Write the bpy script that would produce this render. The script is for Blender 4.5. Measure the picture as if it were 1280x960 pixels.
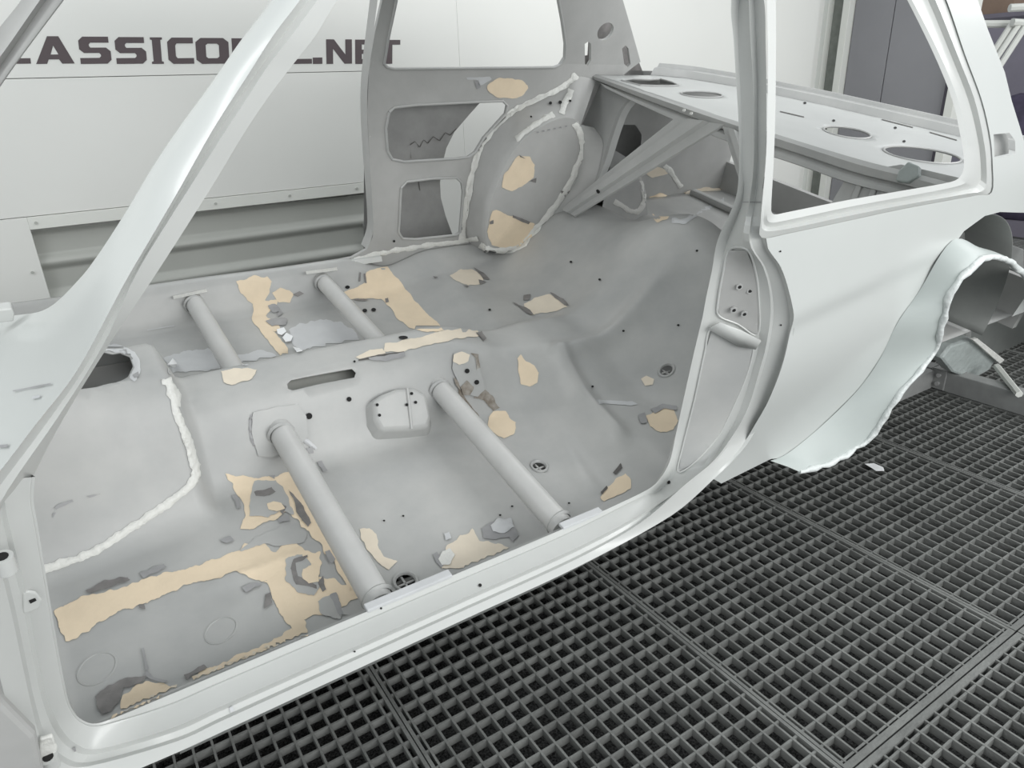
import bpy, bmesh, math, random
import numpy as np
from mathutils import Vector, Matrix, noise
from mathutils.geometry import delaunay_2d_cdt
from mathutils.bvhtree import BVHTree
S = bpy.context.scene
COL = S.collection
for o in list(bpy.data.objects): bpy.data.objects.remove(o)
random.seed(4)
# ------------------------------------------------------------------ camera
FPX = 881.7
CR = Vector((0.8386457, -0.5436164, -0.0339803)).normalized()
CF = Vector((0.4902919, 0.7806113, -0.3876337)).normalized()
CU = CR.cross(CF).normalized(); CR = CF.cross(CU).normalized()
CAMZ = 1.12
cd = bpy.data.cameras.new('camera'); cam = bpy.data.objects.new('camera', cd); COL.objects.link(cam)
cd.sensor_width = 36; cd.lens = FPX / 1280 * 36; cd.clip_start = 0.02
M = Matrix(((CR.x, CU.x, -CF.x, 0), (CR.y, CU.y, -CF.y, 0), (CR.z, CU.z, -CF.z, CAMZ), (0, 0, 0, 1)))
cam.matrix_world = M
S.camera = cam
# ------------------------------------------------------------------ light
w = bpy.data.worlds.new('world'); S.world = w; w.use_nodes = True
w.node_tree.nodes['Background'].inputs[0].default_value = (0.93, 0.98, 1.0, 1)
w.node_tree.nodes['Background'].inputs[1].default_value = 0.85
def area(name, loc, tgt, sx, sy, e, col=(1, 1, 1)):
    d = bpy.data.lights.new(name, 'AREA'); d.shape = 'RECTANGLE'; d.size = sx; d.size_y = sy; d.energy = e; d.color = col
    o = bpy.data.objects.new(name, d); COL.objects.link(o); o.location = loc
    o.rotation_euler = (Vector(tgt) - Vector(loc)).to_track_quat('-Z', 'Y').to_euler(); return o
area('booth_lamp_near', (1.8, -2.3, 1.75), (1.6, 1.6, 0.6), 4.6, 1.3, 118, (1, 1, 0.99))
area('booth_lamp_far', (2.2, 2.9, 2.8), (1.6, 1.6, 0.0), 5.0, 0.5, 26, (1, 1, 0.99))
area('booth_lamp_front', (-2.2, 1.2, 2.6), (0.6, 1.4, 0.2), 0.8, 2.6, 32, (1, 1, 1))
area('boot_fill_light', (5.0, 0.2, 2.4), (2.4, 1.6, 0.6), 1.6, 1.6, 32, (1, 1, .99))  # added fill light that brightens the boot interior
S.view_settings.view_transform = 'Standard'; S.view_settings.look = 'None'
S.view_settings.exposure = 0.0; S.view_settings.gamma = 1.0; S.view_settings.use_curve_mapping = False
# ------------------------------------------------------------------ car frame: the shell hangs rolled about 13 degrees towards the camera
RC = Matrix(((0.9992264, -0.0238333, 0.0312821), (0.0303274, 0.9733946, -0.2271193), (-0.0250368, 0.2278923, 0.9733644)))
RCT = RC.transposed()
CL = Vector((0, 0, 1.0))                         # camera seen from the car's own frame
ROOTLOC = Vector((0, 0, CAMZ)) - RC @ CL
def ray(x, y): return CR * (x - 640) - CU * (y - 480) + CF * FPX
def rc(x, y): return RCT @ ray(x, y)
def on_y(x, y, Y): d = rc(x, y); return CL + d * (Y / d.y)
def on_z(x, y, Z): d = rc(x, y); return CL + d * ((Z - 1) / d.z)
def on_x(x, y, X): d = rc(x, y); return CL + d * (X / d.x)
def on_pl(x, y, p, n): d = rc(x, y); return CL + d * ((Vector(p) - CL).dot(n) / d.dot(n))
def wld(x, y, ax, v):
    d = ray(x, y); c = Vector((0, 0, CAMZ)); return c + d * ((v - c[ax]) / d[ax])
# ------------------------------------------------------------------ materials
def mat(name, col, rough=0.5, metal=0.0, var=0.0, vs=6.0, bump=0.0, bs=60.0, coat=0.0, col2=None, spec=0.5, detail=6, lo=0.35, hi=0.65):
    m = bpy.data.materials.new(name); m.use_nodes = True; nt = m.node_tree; b = nt.nodes['Principled BSDF']
    b.inputs['Base Color'].default_value = (*col, 1); b.inputs['Roughness'].default_value = rough; b.inputs['Metallic'].default_value = metal
    b.inputs['Specular IOR Level'].default_value = spec; b.inputs['Coat Weight'].default_value = coat; b.inputs['Coat Roughness'].default_value = 0.12
    tc = nt.nodes.new('ShaderNodeTexCoord')
    if var or col2:
        n = nt.nodes.new('ShaderNodeTexNoise'); n.inputs['Scale'].default_value = vs; n.inputs['Detail'].default_value = detail; n.inputs['Roughness'].default_value = 0.6
        nt.links.new(tc.outputs['Object'], n.inputs['Vector'])
        r = nt.nodes.new('ShaderNodeValToRGB'); r.color_ramp.elements[0].position = lo; r.color_ramp.elements[1].position = hi
        a = col2 if col2 else tuple(c * (1 - var) for c in col)
        r.color_ramp.elements[0].color = (*a, 1); r.color_ramp.elements[1].color = (*[min(1, c * (1 + (0 if col2 else var * .5))) for c in col], 1)
        nt.links.new(n.outputs['Fac'], r.inputs['Fac']); nt.links.new(r.outputs['Color'], b.inputs['Base Color'])
    if bump:
        n2 = nt.nodes.new('ShaderNodeTexNoise'); n2.inputs['Scale'].default_value = bs; n2.inputs['Detail'].default_value = 4
        nt.links.new(tc.outputs['Object'], n2.inputs['Vector'])
        bp = nt.nodes.new('ShaderNodeBump'); bp.inputs['Strength'].default_value = bump; bp.inputs['Distance'].default_value = 0.01
        nt.links.new(n2.outputs['Fac'], bp.inputs['Height']); nt.links.new(bp.outputs['Normal'], b.inputs['Normal'])
    return m
m_prim = mat('grey primer', (0.46, 0.462, 0.45), 0.42, var=0.13, vs=5, bump=0.12, bs=9, col2=(0.385, 0.39, 0.385))
m_primd = mat('grey primer inner', (0.44, 0.44, 0.43), 0.45, var=0.12, vs=4, bump=0.06, bs=14)
m_white = mat('light outer primer', (0.58, 0.60, 0.585), 0.26, var=0.02, vs=2, coat=0.25)
m_sill = mat('light sill primer', (0.55, 0.56, 0.545), 0.33, var=0.05, vs=3, coat=0.15)
m_tube = mat('pale satin tube primer', (0.52, 0.52, 0.51), 0.34, var=0.06, vs=8)
m_fill = mat('cream body filler', (0.79, 0.66, 0.49), 0.75, var=0.05, vs=14, bump=0.1, bs=80)
m_fillp = mat('pale cream body filler', (0.76, 0.68, 0.56), 0.75, var=0.06, vs=14)
m_seal = mat('white seam sealer', (0.72, 0.72, 0.69), 0.55, bump=0.5, bs=70)
m_scuff_shade = mat('bare metal and hole shade', (0.22, 0.21, 0.205), 0.5, var=0.25, vs=30)
m_sand = mat('sanded primer edge', (0.33, 0.33, 0.335), 0.5, var=0.15, vs=20)
m_crack = mat('dark scratch', (0.10, 0.095, 0.09), 0.7)
m_hole = mat('hole shadow', (0.012, 0.012, 0.012), 0.9)
m_scorch = mat('weld scorch', (0.15, 0.12, 0.09), 0.6, col2=(0.36, 0.34, 0.31), vs=30)
m_pale = mat('pale rubbed primer', (0.56, 0.57, 0.58), 0.35, var=0.08, vs=10)
m_grate = mat('galvanised grating', (0.20, 0.205, 0.197), 0.6, 0.25, var=0.25, vs=9, bump=0.2, bs=150)
m_mat = mat('dark filter mat', (0.10, 0.10, 0.098), 0.95, col2=(0.006, 0.006, 0.006), vs=230, bump=1.0, bs=220, detail=2)
m_wall = mat('white booth panel', (0.73, 0.735, 0.705), 0.35, var=0.02, vs=1.2)
m_wall2 = mat('white booth trim', (0.70, 0.71, 0.67), 0.4)
m_rib = mat('grey vent sheet', (0.43, 0.44, 0.41), 0.4, var=0.04, vs=3)
m_dark = mat('matt grey door panel', (0.235, 0.235, 0.25), 0.6, var=0.05, vs=2)
m_green = mat('grey green seal strip', (0.22, 0.235, 0.215), 0.5, var=0.15, vs=20)
m_letter = mat('brown grey lettering', (0.085, 0.065, 0.07), 0.5)
m_beam = mat('grey trolley steel', (0.30, 0.305, 0.30), 0.5, 0.2, var=0.15, vs=12)
m_galv = mat('bright galvanised bolt', (0.6, 0.6, 0.6), 0.35, 0.7)
m_paper = mat('white paper scrap', (0.86, 0.87, 0.88), 0.8)
m_purple = mat('dim purple grey wall', (0.20, 0.185, 0.225), 0.8, var=0.1, vs=3)
m_brown = mat('brown cardboard', (0.28, 0.2, 0.15), 0.8, var=0.1)
m_cloth = mat('dark violet cloth', (0.07, 0.06, 0.10), 0.9, var=0.3, vs=10)
m_black = mat('dark service box', (0.05, 0.045, 0.06), 0.6)
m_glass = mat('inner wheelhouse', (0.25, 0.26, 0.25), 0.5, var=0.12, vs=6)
m_fib = mat('glassfibre grey', (0.40, 0.44, 0.43), 0.4, var=0.12, vs=14, bump=0.6, bs=30)
m_gold = mat('tan primer streak', (0.42, 0.36, 0.24), 0.6)
# ------------------------------------------------------------------ object helpers
ROOT = bpy.data.objects.new('car_body_shell', None); COL.objects.link(ROOT)
ROOT.location = ROOTLOC; ROOT.rotation_euler = RC.to_euler(); ROOT.empty_display_size = 0.2
ROOT['label'] = 'stripped two-door car body shell in grey primer with cream filler patches, rolled towards the viewer'
ROOT['category'] = 'car'
def link(name, me, m, parent=None, smooth=None):
    if m: me.materials.append(m)
    if smooth:
        for p in me.polygons: p.use_smooth = True
        me.set_sharp_from_angle(angle=math.radians(smooth))
    o = bpy.data.objects.new(name, me); COL.objects.link(o)
    if parent: o.parent = parent
    return o
def mesh(name, vs, fs, m, parent=None, smooth=None, thick=0, off=-1):
    me = bpy.data.meshes.new(name); me.from_pydata([tuple(v) for v in vs], [], fs); me.update()
    if smooth:
        b = bmesh.new(); b.from_mesh(me); bmesh.ops.remove_doubles(b, verts=b.verts, dist=1e-5); bmesh.ops.recalc_face_normals(b, faces=b.faces); b.to_mesh(me); b.free()
    o = link(name, me, m, parent, smooth)
    if thick:
        s = o.modifiers.new('s', 'SOLIDIFY'); s.thickness = thick; s.offset = off
    return o
def cr(pts, n, closed=False):
    P = [np.array(p, float) for p in pts]; L = len(P)
    if closed: seq = [(P[(i - 1) % L], P[i], P[(i + 1) % L], P[(i + 2) % L]) for i in range(L)]
    else: seq = [(P[max(i - 1, 0)], P[i], P[i + 1], P[min(i + 2, L - 1)]) for i in range(L - 1)]
    out = []
    for a, b, c, d in seq:
        for k in range(n):
            t = k / n
            # centripetal-ish: plain catmull-rom with limited tangents
            m1 = (c - a) * .5; m2 = (d - b) * .5; l = np.linalg.norm(c - b)
            for mm in (m1, m2):
                q = np.linalg.norm(mm)
                if q > l * 1.2 and q > 0: mm *= l * 1.2 / q
            h = (2 * t**3 - 3 * t**2 + 1) * b + (t**3 - 2 * t**2 + t) * m1 + (-2 * t**3 + 3 * t**2) * c + (t**3 - t**2) * m2
            out.append(h)
    if not closed: out.append(P[-1])
    return out
def loft(name, rails, m, parent=ROOT, n=4, smooth=50, thick=0.0, off=-1, closed=False):
    R = [cr([tuple(p) for p in r], n, closed) for r in rails]
    k = len(R[0]); vs = [v for r in R for v in r]; fs = []
    for j in range(len(R) - 1):
        for i in range(k if closed else k - 1):
            i2 = (i + 1) % k
            fs.append((j * k + i, j * k + i2, (j + 1) * k + i2, (j + 1) * k + i))
    return mesh(name, vs, fs, m, parent, smooth, thick, off)
def tube(name, pts, r, m, parent=None, seg=16, cap=True):
    vs, fs = [], []; P = [Vector(p) for p in pts]
    for i, p in enumerate(P):
        t = (P[min(i + 1, len(P) - 1)] - P[max(i - 1, 0)]).normalized()
        a = t.orthogonal().normalized() if i == 0 else (a - t * a.dot(t)).normalized()
        b = t.cross(a); rr = r[i] if isinstance(r, (list, tuple)) else r
        for k in range(seg):
            q = 2 * math.pi * k / seg; vs.append(p + a * rr * math.cos(q) + b * rr * math.sin(q))
    for i in range(len(P) - 1):
        for k in range(seg):
            k2 = (k + 1) % seg; fs.append((i * seg + k, i * seg + k2, (i + 1) * seg + k2, (i + 1) * seg + k))
    if cap: fs.append(tuple(range(seg))[::-1]); fs.append(tuple((len(P) - 1) * seg + k for k in range(seg)))
    return mesh(name, vs, fs, m, parent, 40)
def box(name, lo, hi, m, parent=None, bev=0.0):
    x0, y0, z0 = lo; x1, y1, z1 = hi
    vs = [(x, y, z) for z in (z0, z1) for y in (y0, y1) for x in (x0, x1)]
    fs = [(0, 2, 3, 1), (4, 5, 7, 6), (0, 1, 5, 4), (2, 6, 7, 3), (0, 4, 6, 2), (1, 3, 7, 5)]
    o = mesh(name, vs, fs, m, parent)
    if bev: b = o.modifiers.new('b', 'BEVEL'); b.width = bev; b.segments = 2
    return o
def prism(name, front, back, m, parent=None, bev=0.0):
    n = len(front); vs = list(front) + list(back)
    fs = [tuple(range(n)), tuple(range(2 * n - 1, n - 1, -1))] + [(i, n + i, n + (i + 1) % n, (i + 1) % n) for i in range(n)]
    me = bpy.data.meshes.new(name); me.from_pydata([tuple(v) for v in vs], [], fs)
    b = bmesh.new(); b.from_mesh(me); bmesh.ops.recalc_face_normals(b, faces=b.faces); b.to_mesh(me); b.free()
    o = link(name, me, m, parent)
    if bev: q = o.modifiers.new('b', 'BEVEL'); q.width = bev; q.segments = 2
    return o
def pip(P, poly):
    P = np.asarray(P); poly = np.asarray(poly); x, y = P[:, 0], P[:, 1]; c = np.zeros(len(P), bool); n = len(poly)
    for i in range(n):
        x1, y1 = poly[i]; x2, y2 = poly[(i + 1) % n]
        if y1 == y2: continue
        c ^= ((y1 > y) != (y2 > y)) & (x < (x2 - x1) * (y - y1) / (y2 - y1) + x1)
    return c
def dens(poly, sp, closed=True):
    out = []; n = len(poly)
    for i in range(n if closed else n - 1):
        a = np.array(poly[i], float)[:2]; b = np.array(poly[(i + 1) % n], float)[:2]; k = max(1, int(np.linalg.norm(b - a) / sp))
        out += [a + (b - a) * t / k for t in range(k)]
    if not closed: out.append(np.array(poly[-1], float)[:2])
    return out
def cdt(outer, holes, sp):
    o = dens(outer, sp); H = [dens(h, sp * .8) for h in holes]
    lo = np.min(o, 0); hi = np.max(o, 0)
    gx, gy = np.meshgrid(np.arange(lo[0] + sp / 2, hi[0], sp), np.arange(lo[1] + sp / 2, hi[1], sp)); G = np.stack([gx.ravel(), gy.ravel()], 1)
    G[1::2] += np.array([1e-5, 2e-5])
    keep = pip(G, o)
    for h in H: keep &= ~pip(G, h)
    G = G[keep]
    B = np.array([p for q in [o] + H for p in q])
    if len(G):
        ok = np.ones(len(G), bool)
        for i in range(0, len(G), 4000): ok[i:i + 4000] = (((G[i:i + 4000, None] - B[None])**2).sum(2).min(1) > (sp * .45)**2)
        G = G[ok]
    vs = [Vector(p) for p in B] + [Vector(p) for p in G]
    ed = []; k = 0
    for q in [o] + H: ed += [(k + i, k + (i + 1) % len(q)) for i in range(len(q))]; k += len(q)
    V, _, F, ov, _, _ = delaunay_2d_cdt(vs, ed, [], 0, 1e-7)
    V = np.array([tuple(v) for v in V]); cen = np.array([V[list(f)].mean(0) for f in F])
    keep = pip(cen, o)
    for h in H: keep &= ~pip(cen, h)
    F = [f for f, kp in zip(F, keep) if kp]
    nb = set(i for i, s in enumerate(ov) if any(x < len(B) for x in s))
    return V, F, nb
def ell(cx, cy, rx, ry, n=24, a=0):
    ca, sa = math.cos(a), math.sin(a)
    return [(cx + rx * math.cos(t) * ca - ry * math.sin(t) * sa, cy + rx * math.cos(t) * sa + ry * math.sin(t) * ca) for t in [2 * math.pi * i / n for i in range(n)]]
BV = {}
def remember(*objs):
    for o in objs:
        b = bmesh.new(); b.from_mesh(o.data); bmesh.ops.triangulate(b, faces=b.faces); BV[o.name] = BVHTree.FromBMesh(b); b.free()
def march(x, y, F, t0=0.3, t1=4.0, n=370):
    d = rc(x, y).normalized(); a = t0; fa = F(CL + d * a)
    for i in range(1, n + 1):
        b = t0 + (t1 - t0) * i / n; fb = F(CL + d * b)
        if fa * fb < 0:
            for _ in range(18):
                mm = (a + b) / 2; fm = F(CL + d * mm)
                if fa * fm < 0: b = mm
                else: a = mm; fa = fm
            return CL + d * a
        a, fa = b, fb
    return None
def frac(poly, amp, closed=True, sp=2.0, sc=0.10, seed=0):
    q = dens(poly, sp, closed); out = []; n = len(q)
    for i, p in enumerate(q):
        a = q[(i - 1) % n] if closed or i else p; b = q[(i + 1) % n] if closed or i < n - 1 else p
        t = b - a; l = np.hypot(*t) + 1e-9; nn = np.array([-t[1], t[0]]) / l
        v = noise.noise((p[0] * sc, p[1] * sc, seed)) * amp + noise.noise((p[0] * sc * 3.1, p[1] * sc * 3.1, seed + 9)) * amp * .28
        out.append(p + nn * v)
    return out
pn = [0]
def patch(name, poly, m, targets, amp=3.0, off=0.0012, lift=0.0, parent=None, sp=4.0, maxd=None, kind=None):
    """thin layer lying on the sheet metal below it; poly in photo pixels, laid onto the surface it covers"""
    pn[0] += 1; o2 = frac(poly, amp, True, 2.0, seed=pn[0] * 3.7) if amp else dens(poly, 2.0)
    V, F, nb = cdt(o2, [], sp); T = [BV[t] for t in targets]; P = []
    for i, v in enumerate(V):
        d = rc(v[0], v[1]).normalized(); best = None
        for t in T:
            h = t.ray_cast(CL, d)
            if h[0] is not None and (best is None or h[3] < best[1]): best = (h[0], h[3], h[1])
        if best is None: P.append(None); continue
        nrm = best[2] if best[2].dot(d) < 0 else -best[2]
        e = off + (lift if i not in nb else 0)
        P.append(best[0] + nrm * e - d * 0.0006)
    idx = {}; vs = []; fs = []
    for f in F:
        if any(P[i] is None for i in f): continue
        if max((P[f[i]] - P[f[i - 1]]).length for i in range(3)) > (maxd or 0.09): continue
        for i in f:
            if i not in idx: idx[i] = len(vs); vs.append(P[i])
        fs.append(tuple(idx[i] for i in f))
    if not fs: return None
    par = list(range(len(vs)))
    def fd(a):
        while par[a] != a: par[a] = par[par[a]]; a = par[a]
        return a
    for f in fs:
        for q in f[1:]: par[fd(q)] = fd(f[0])
    comp = {}
    for f in fs: comp.setdefault(fd(f[0]), []).append(f)
    first = None
    for c in sorted(comp.values(), key=len, reverse=True):
        if first is not None and len(c) < 5: break
        ids = sorted(set(i for f in c for i in f)); mp = {i: k for k, i in enumerate(ids)}
        o = mesh(name, [vs[i] for i in ids], [tuple(mp[i] for i in f) for f in c], m, parent or ROOT, 60)
        first = first or o
    return first
def bead(poly, wd, m, targets, amp=2.0, lift=0.003, parent=None, name='seam_bead', sp=3.0):
    q = cr(poly, 6); L, Rr = [], []
    for i, p in enumerate(q):
        t = q[min(i + 1, len(q) - 1)] - q[max(i - 1, 0)]; l = np.hypot(*t[:2]) + 1e-9; nn = np.array([-t[1], t[0]]) / l
        ww = wd * (1 + .35 * noise.noise((i * .6, wd, 3)))
        L.append(p[:2] + nn * ww / 2); Rr.append(p[:2] - nn * ww / 2)
    return patch(name, L + Rr[::-1], m, targets, amp, 0.001, lift, parent, sp)
def sstep(a, b, x):
    t = min(1, max(0, (x - a) / (b - a))); return t * t * (3 - 2 * t)
# ------------------------------------------------------------------ floor of the booth: pit and grating panels
fl = box('floor', (-1.5, -1.2, -0.5), (7.5, 3.46, -0.027), m_mat); fl['kind'] = 'structure'
NX = 18; PW = 0.60; PL = 1.2; GT = 0.0042; GD = 0.018
def grating(pw, pl, nx, ny):
    bm = bmesh.new()
    def bx(x0, y0, z0, x1, y1, z1):
        v = [bm.verts.new((x, y, z)) for z in (z0, z1) for y in (y0, y1) for x in (x0, x1)]
        for f in ((4, 5, 7, 6), (0, 1, 5, 4), (2, 6, 7, 3), (0, 4, 6, 2), (1, 3, 7, 5)): bm.faces.new([v[i] for i in f])
    e = 0.006
    dx = (pw - .004) / nx; dy = (pl - .004) / ny
    for i in range(nx):
        x = (i + .5) * dx; bx(x - GT / 2, e, -GD, x + GT / 2, pl - e, 0)
    for j in range(ny):
        y = (j + .5) * dy; bx(e, y - GT / 2, -GD, pw - e, y + GT / 2, -0.0008)
    me = bpy.data.meshes.new('grating_bars'); bm.to_mesh(me); bm.free(); me.materials.append(m_grate)
    bm = bmesh.new(); g = 0.0016; w2 = 0.009
    bx(g, g, -GD - .004, g + w2 * .75, pl - g, 0.001); bx(pw - g - w2 * .75, g, -GD - .004, pw - g, pl - g, 0.001)
    bx(g, g, -GD - .004, pw - g, g + w2 * 1.4, 0.0012); bx(g, pl - g - w2 * 1.4, -GD - .004, pw - g, pl - g, 0.0012)
    mf = bpy.data.meshes.new('panel_frame'); bm.to_mesh(mf); bm.free(); mf.materials.append(m_grate)
    return me, mf
gb, gf = grating(PW, PL, NX, 30)
gx0 = 0.336 - 2 * PW; gy0 = 0.432
for j in (-1, 0, 1):
    for i in range(0, 11):
        o = bpy.data.objects.new('grating_panel', gf); COL.objects.link(o); o.parent = fl; o.location = (gx0 + i * 0.599, gy0 + j * PL, 0)
        o.rotation_euler = (0, 0, random.uniform(-.0015, .0015))
        b = bpy.data.objects.new('bar_grid', gb); COL.objects.link(b); b.parent = o
# ------------------------------------------------------------------ walls
WY = 3.4
wb = box('wall_back', (-2.5, WY + .06, -0.5), (4.85, WY + .12, 2.9), m_wall); wb['kind'] = 'structure'
def wq(name, x0, x1, z0, z1, y0, y1, m, parent=wb, bev=0.0015): return box(name, (x0, y0, z0), (x1, y1, z1), m, parent, bev)
zj = 1.212; zl = 0.715
wq('wall_panel', -2.5, 1.896, zj + .001, 2.9, WY, WY + .06, m_wall)
wq('wall_panel', 1.8965, 4.72, -.03, 2.9, WY, WY + .06, m_wall)
wq('wall_panel', -2.5, 1.896, zl + .001, zj - .001, WY, WY + .06, m_wall)
wq('wall_panel', -2.5, -0.085, -0.03, zl - .001, WY, WY + .06, m_wall)
wq('wall_panel', 1.42, 1.896, -0.03, zl - .001, WY, WY + .06, m_wall)
wq('trim_strip', -0.085, 1.42, 0.665, zl - .001, WY - .004, WY + .06, m_wall2)
# louvred exhaust recess with corrugated sheet
vz = []; z = -0.03
prof = []
while z < 0.66:
    prof.append(z); z += 0.006
vs, fs = [], []
for z in prof:
    ph = (z - 0.02) % 0.145; r = 0.022 * max(0, math.cos((ph - .07) / .03 * math.pi / 2)) if abs(ph - .07) < .03 else 0
    for x in (-0.085, 1.42): vs.append((x, WY + .045 - r, z))
for i in range(len(prof) - 1): fs.append((2 * i, 2 * i + 1, 2 * i + 3, 2 * i + 2))
mesh('corrugated_vent_sheet', vs, fs, m_rib, wb, 40)
for x, z in ((-0.06, .69), (.62, .69), (.95, .69), (1.28, .69), (-.12, .5), (-.12, .33)):
    tube('rivet', [(x, WY - .004, z), (x, WY - .008, z)], 0.006, m_rib, wb, 10)
for z in (.50, .43): box('vent_bracket', (1.30, WY + .0, z - .012), (1.36, WY + .03, z + .012), m_beam, wb, .003)
# lettering (flat print on the panel): each glyph as polygons in a 1x1 cell, sheared
GL = {
 'C': [[(.18, 0), (1, 0), (1, .22), (.36, .22), (.30, .30), (.30, .70), (.36, .78), (1, .78), (1, 1), (.18, 1), (0, .84), (0, .16)]],
 'L': [[(0, 0), (1, 0), (1, .2), (.34, .2), (.34, 1), (0, 1)]],
 'A': [[(-.02, 0), (.26, 0), (.36, .22), (.36, .38), (.44, .62), (.5, .78), (.56, .62), (.56, .38), (.5, .22), (.36, .22), (.36, .22)], ],
 'S': [[(0, 0), (.86, 0), (1, .14), (1, .46), (.86, .6), (.36, .6), (.32, .66), (.32, .72), (.37, .78), (.96, .78), (.96, 1), (.14, 1), (0, .86), (0, .54), (.14, .4), (.62, .4), (.67, .34), (.67, .28), (.62, .22), (0, .22)]],
 'I': [[(0, 0), (1, 0), (1, .08), (.85, .1), (.85, .9), (1, .92), (1, 1), (0, 1), (0, .92), (.15, .9), (.15, .1), (0, .08)]],
 'O': [[(.16, 0), (.84, 0), (1, .16), (1, .5), (.70, .5), (.70, .28), (.64, .22), (.36, .22), (.30, .28), (.30, .5), (0, .5), (0, .16)],
       [(0, .5), (.30, .5), (.30, .72), (.36, .78), (.64, .78), (.70, .72), (.70, .5), (1, .5), (1, .84), (.84, 1), (.16, 1), (0, .84)]],
 'P': [[(0, 0), (.32, 0), (.32, .34), (.86, .34), (1, .48), (1, .86), (.86, 1), (0, 1), (0, .5), (.32, .5), (.32, .8), (.62, .8), (.68, .74), (.68, .6), (.62, .52), (.32, .52), (0, .5)]],
 'E': [[(0, 0), (.96, 0), (.96, .2), (.34, .2), (.34, .41), (.86, .41), (.86, .59), (.34, .59), (.34, .8), (.96, .8), (.96, 1), (0, 1)]],
 '.': [[(0, 0), (1, 0), (1, .26), (0, .26)]],
 'N': [[(0, 0), (.26, 0), (.26, .62), (.70, 0), (1, 0), (1, 1), (.74, 1), (.74, .38), (.30, 1), (0, 1)]],
 'T': [[(.34, 0), (.66, 0), (.66, .8), (1, .8), (1, 1), (0, 1), (0, .8), (.34, .8)]],
}
GL['A'] = [[(-.04, 0), (.27, 0), (.33, .16), (.62, .16), (.62, .34), (.40, .34), (.50, .66), (.50, 1), (.36, 1)],
           [(.50, 1), (.50, .66), (.62, .34), (.62, .16), (.70, 0), (1.06, 0), (.68, 1)]]
WORD = [('C', -24, 14), ('L', 2, 39), ('A', 47, 91), ('S', 101, 140), ('S', 146, 184), ('I', 190, 205), ('C', 211, 243), ('O', 246, 287), ('P', 291, 326), ('E', 330, 358), ('L', 361, 390), ('.', 391, 403), ('N', 408, 440), ('E', 444, 468), ('T', 471, 500)]
def zrow(px, top): t = (px - 45) / 455; return wld(px, (45 + t * 5) if top else (80 + t * 0), 1, WY)
for ch, xa, xb in WORD:
    a = zrow(xa, False); b = zrow(xb, False); zt = zrow((xa + xb) / 2, True).z
    vs, fs = [], []
    for poly in GL[ch]:
        k = len(vs); n = len(poly)
        V, F, _ = cdt([(p[0] * (b.x - a.x) + p[1] * .012, p[1] * (zt - a.z)) for p in poly], [], 0.03)
        for v in V: vs.append((a.x + v[0], WY - .0012, a.z + v[1]))
        fs += [tuple(k + i for i in f) for f in F]
    mesh('wall_letter', vs, fs, m_letter, wb)
# corner trim and the end wall with its doors
tr = bpy.data.objects.new('trim_1', None); COL.objects.link(tr); tr['kind'] = 'structure'; tr.location = (0, 0, 0)
EX = 5.0
def ez(x): return wld(x, 100, 0, EX).y
def ev(name, xa, xb, dx, m, parent, z0=-.03, z1=2.9):   # upright strip on the end wall between two pixel columns (taken at y=100)
    return box(name, (EX - dx, ez(xb), z0), (EX + .05, ez(xa), z1), m, parent, .002)
ev('trim_post', 1008, 1023, .10, m_wall2, tr); ev('trim_post', 1023, 1027, .05, m_green, tr)
ev('trim_post', 1027, 1034, .09, m_wall2, tr); ev('seal_strip', 1034, 1050, .03, m_green, tr); ev('trim_post', 1050, 1058, .08, m_wall2, tr)
for z in (.55, .95, 1.05, 1.4): tube('rivet', [(EX - .1, ez(1012), z), (EX - .106, ez(1012), z)], .008, m_black, tr, 10)
we = bpy.data.objects.new('wall_end', None); COL.objects.link(we); we['kind'] = 'structure'
ev('wall_panel', 985, 1008, .0, m_wall, we)
dr = bpy.data.objects.new('door_1', None); COL.objects.link(dr); dr['kind'] = 'structure'
ev('door_panel', 1059, 1106, .02, m_dark, dr); ev('door_panel', 1107, 1188, .02, m_dark, dr)
ev('door_edge', 1188, 1193, .05, m_black, dr); ev('door_jamb', 1193, 1204, .06, m_wall2, dr)
# workshop seen past the open end of the booth
back = box('wall_workshop', (8.0, -2.5, -.5), (8.1, 5.0, 3.2), m_purple); back['kind'] = 'structure'
sf = box('floor_workshop', (7.5, -2.5, -.12), (8.0, 5.0, -.03), m_dark); sf['kind'] = 'structure'
def tag(o, label, cat, group=None):
    o['label'] = label; o['category'] = cat
    if group: o['group'] = group
    return o
def wp(x, y, X): return wld(x, y, 0, X)
lad = bpy.data.objects.new('panel_stand', None); COL.objects.link(lad); tag(lad, 'pale leaning metal stand behind the rear roof pillar', 'stand')
def wbar(xa, ya, xb, yb, X, r, m, parent, name):
    return tube(name, [wp(xa, ya, X), wp(xb, yb, X + .15)], r, m, parent, 8)
for a in ((1240, 100, 1268, 40), (1246, 104, 1276, 42), (1253, 110, 1282, 48)): wbar(a[0] - 8, a[1] - 20, a[2], a[3] - 15, 5.6, .02, m_wall2, lad, 'stand_rail')
for a in ((1266, 28, 1300, 30), (1262, 10, 1300, 8), (1228, 30, 1270, 30)): wbar(*a, 5.7, .025, m_wall2, lad, 'stand_shelf')
p = wp(1245, 6, 6.2); b = box('cardboard_box', (p.x, p.y - .12, p.z - .06), (p.x + .3, p.y + .12, p.z + .12), m_brown); tag(b, 'brown box high on the shelf in the dim workshop', 'box')
bs = box('workshop_shelf', (p.x - .05, p.y - 1.2, p.z - .09), (p.x + .4, p.y + .3, p.z - .06), m_purple); tag(bs, 'dim grey shelf carrying the brown box in the workshop', 'shelf')
for dy in (-1.15, .25): box('shelf_post', (p.x + .1, p.y + dy, -.05), (p.x + .14, p.y + dy + .04, p.z - .09), m_purple, bs)
pc = wp(1290, 150, 6.0)
bm = bmesh.new(); bmesh.ops.create_icosphere(bm, subdivisions=4, radius=1)
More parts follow.
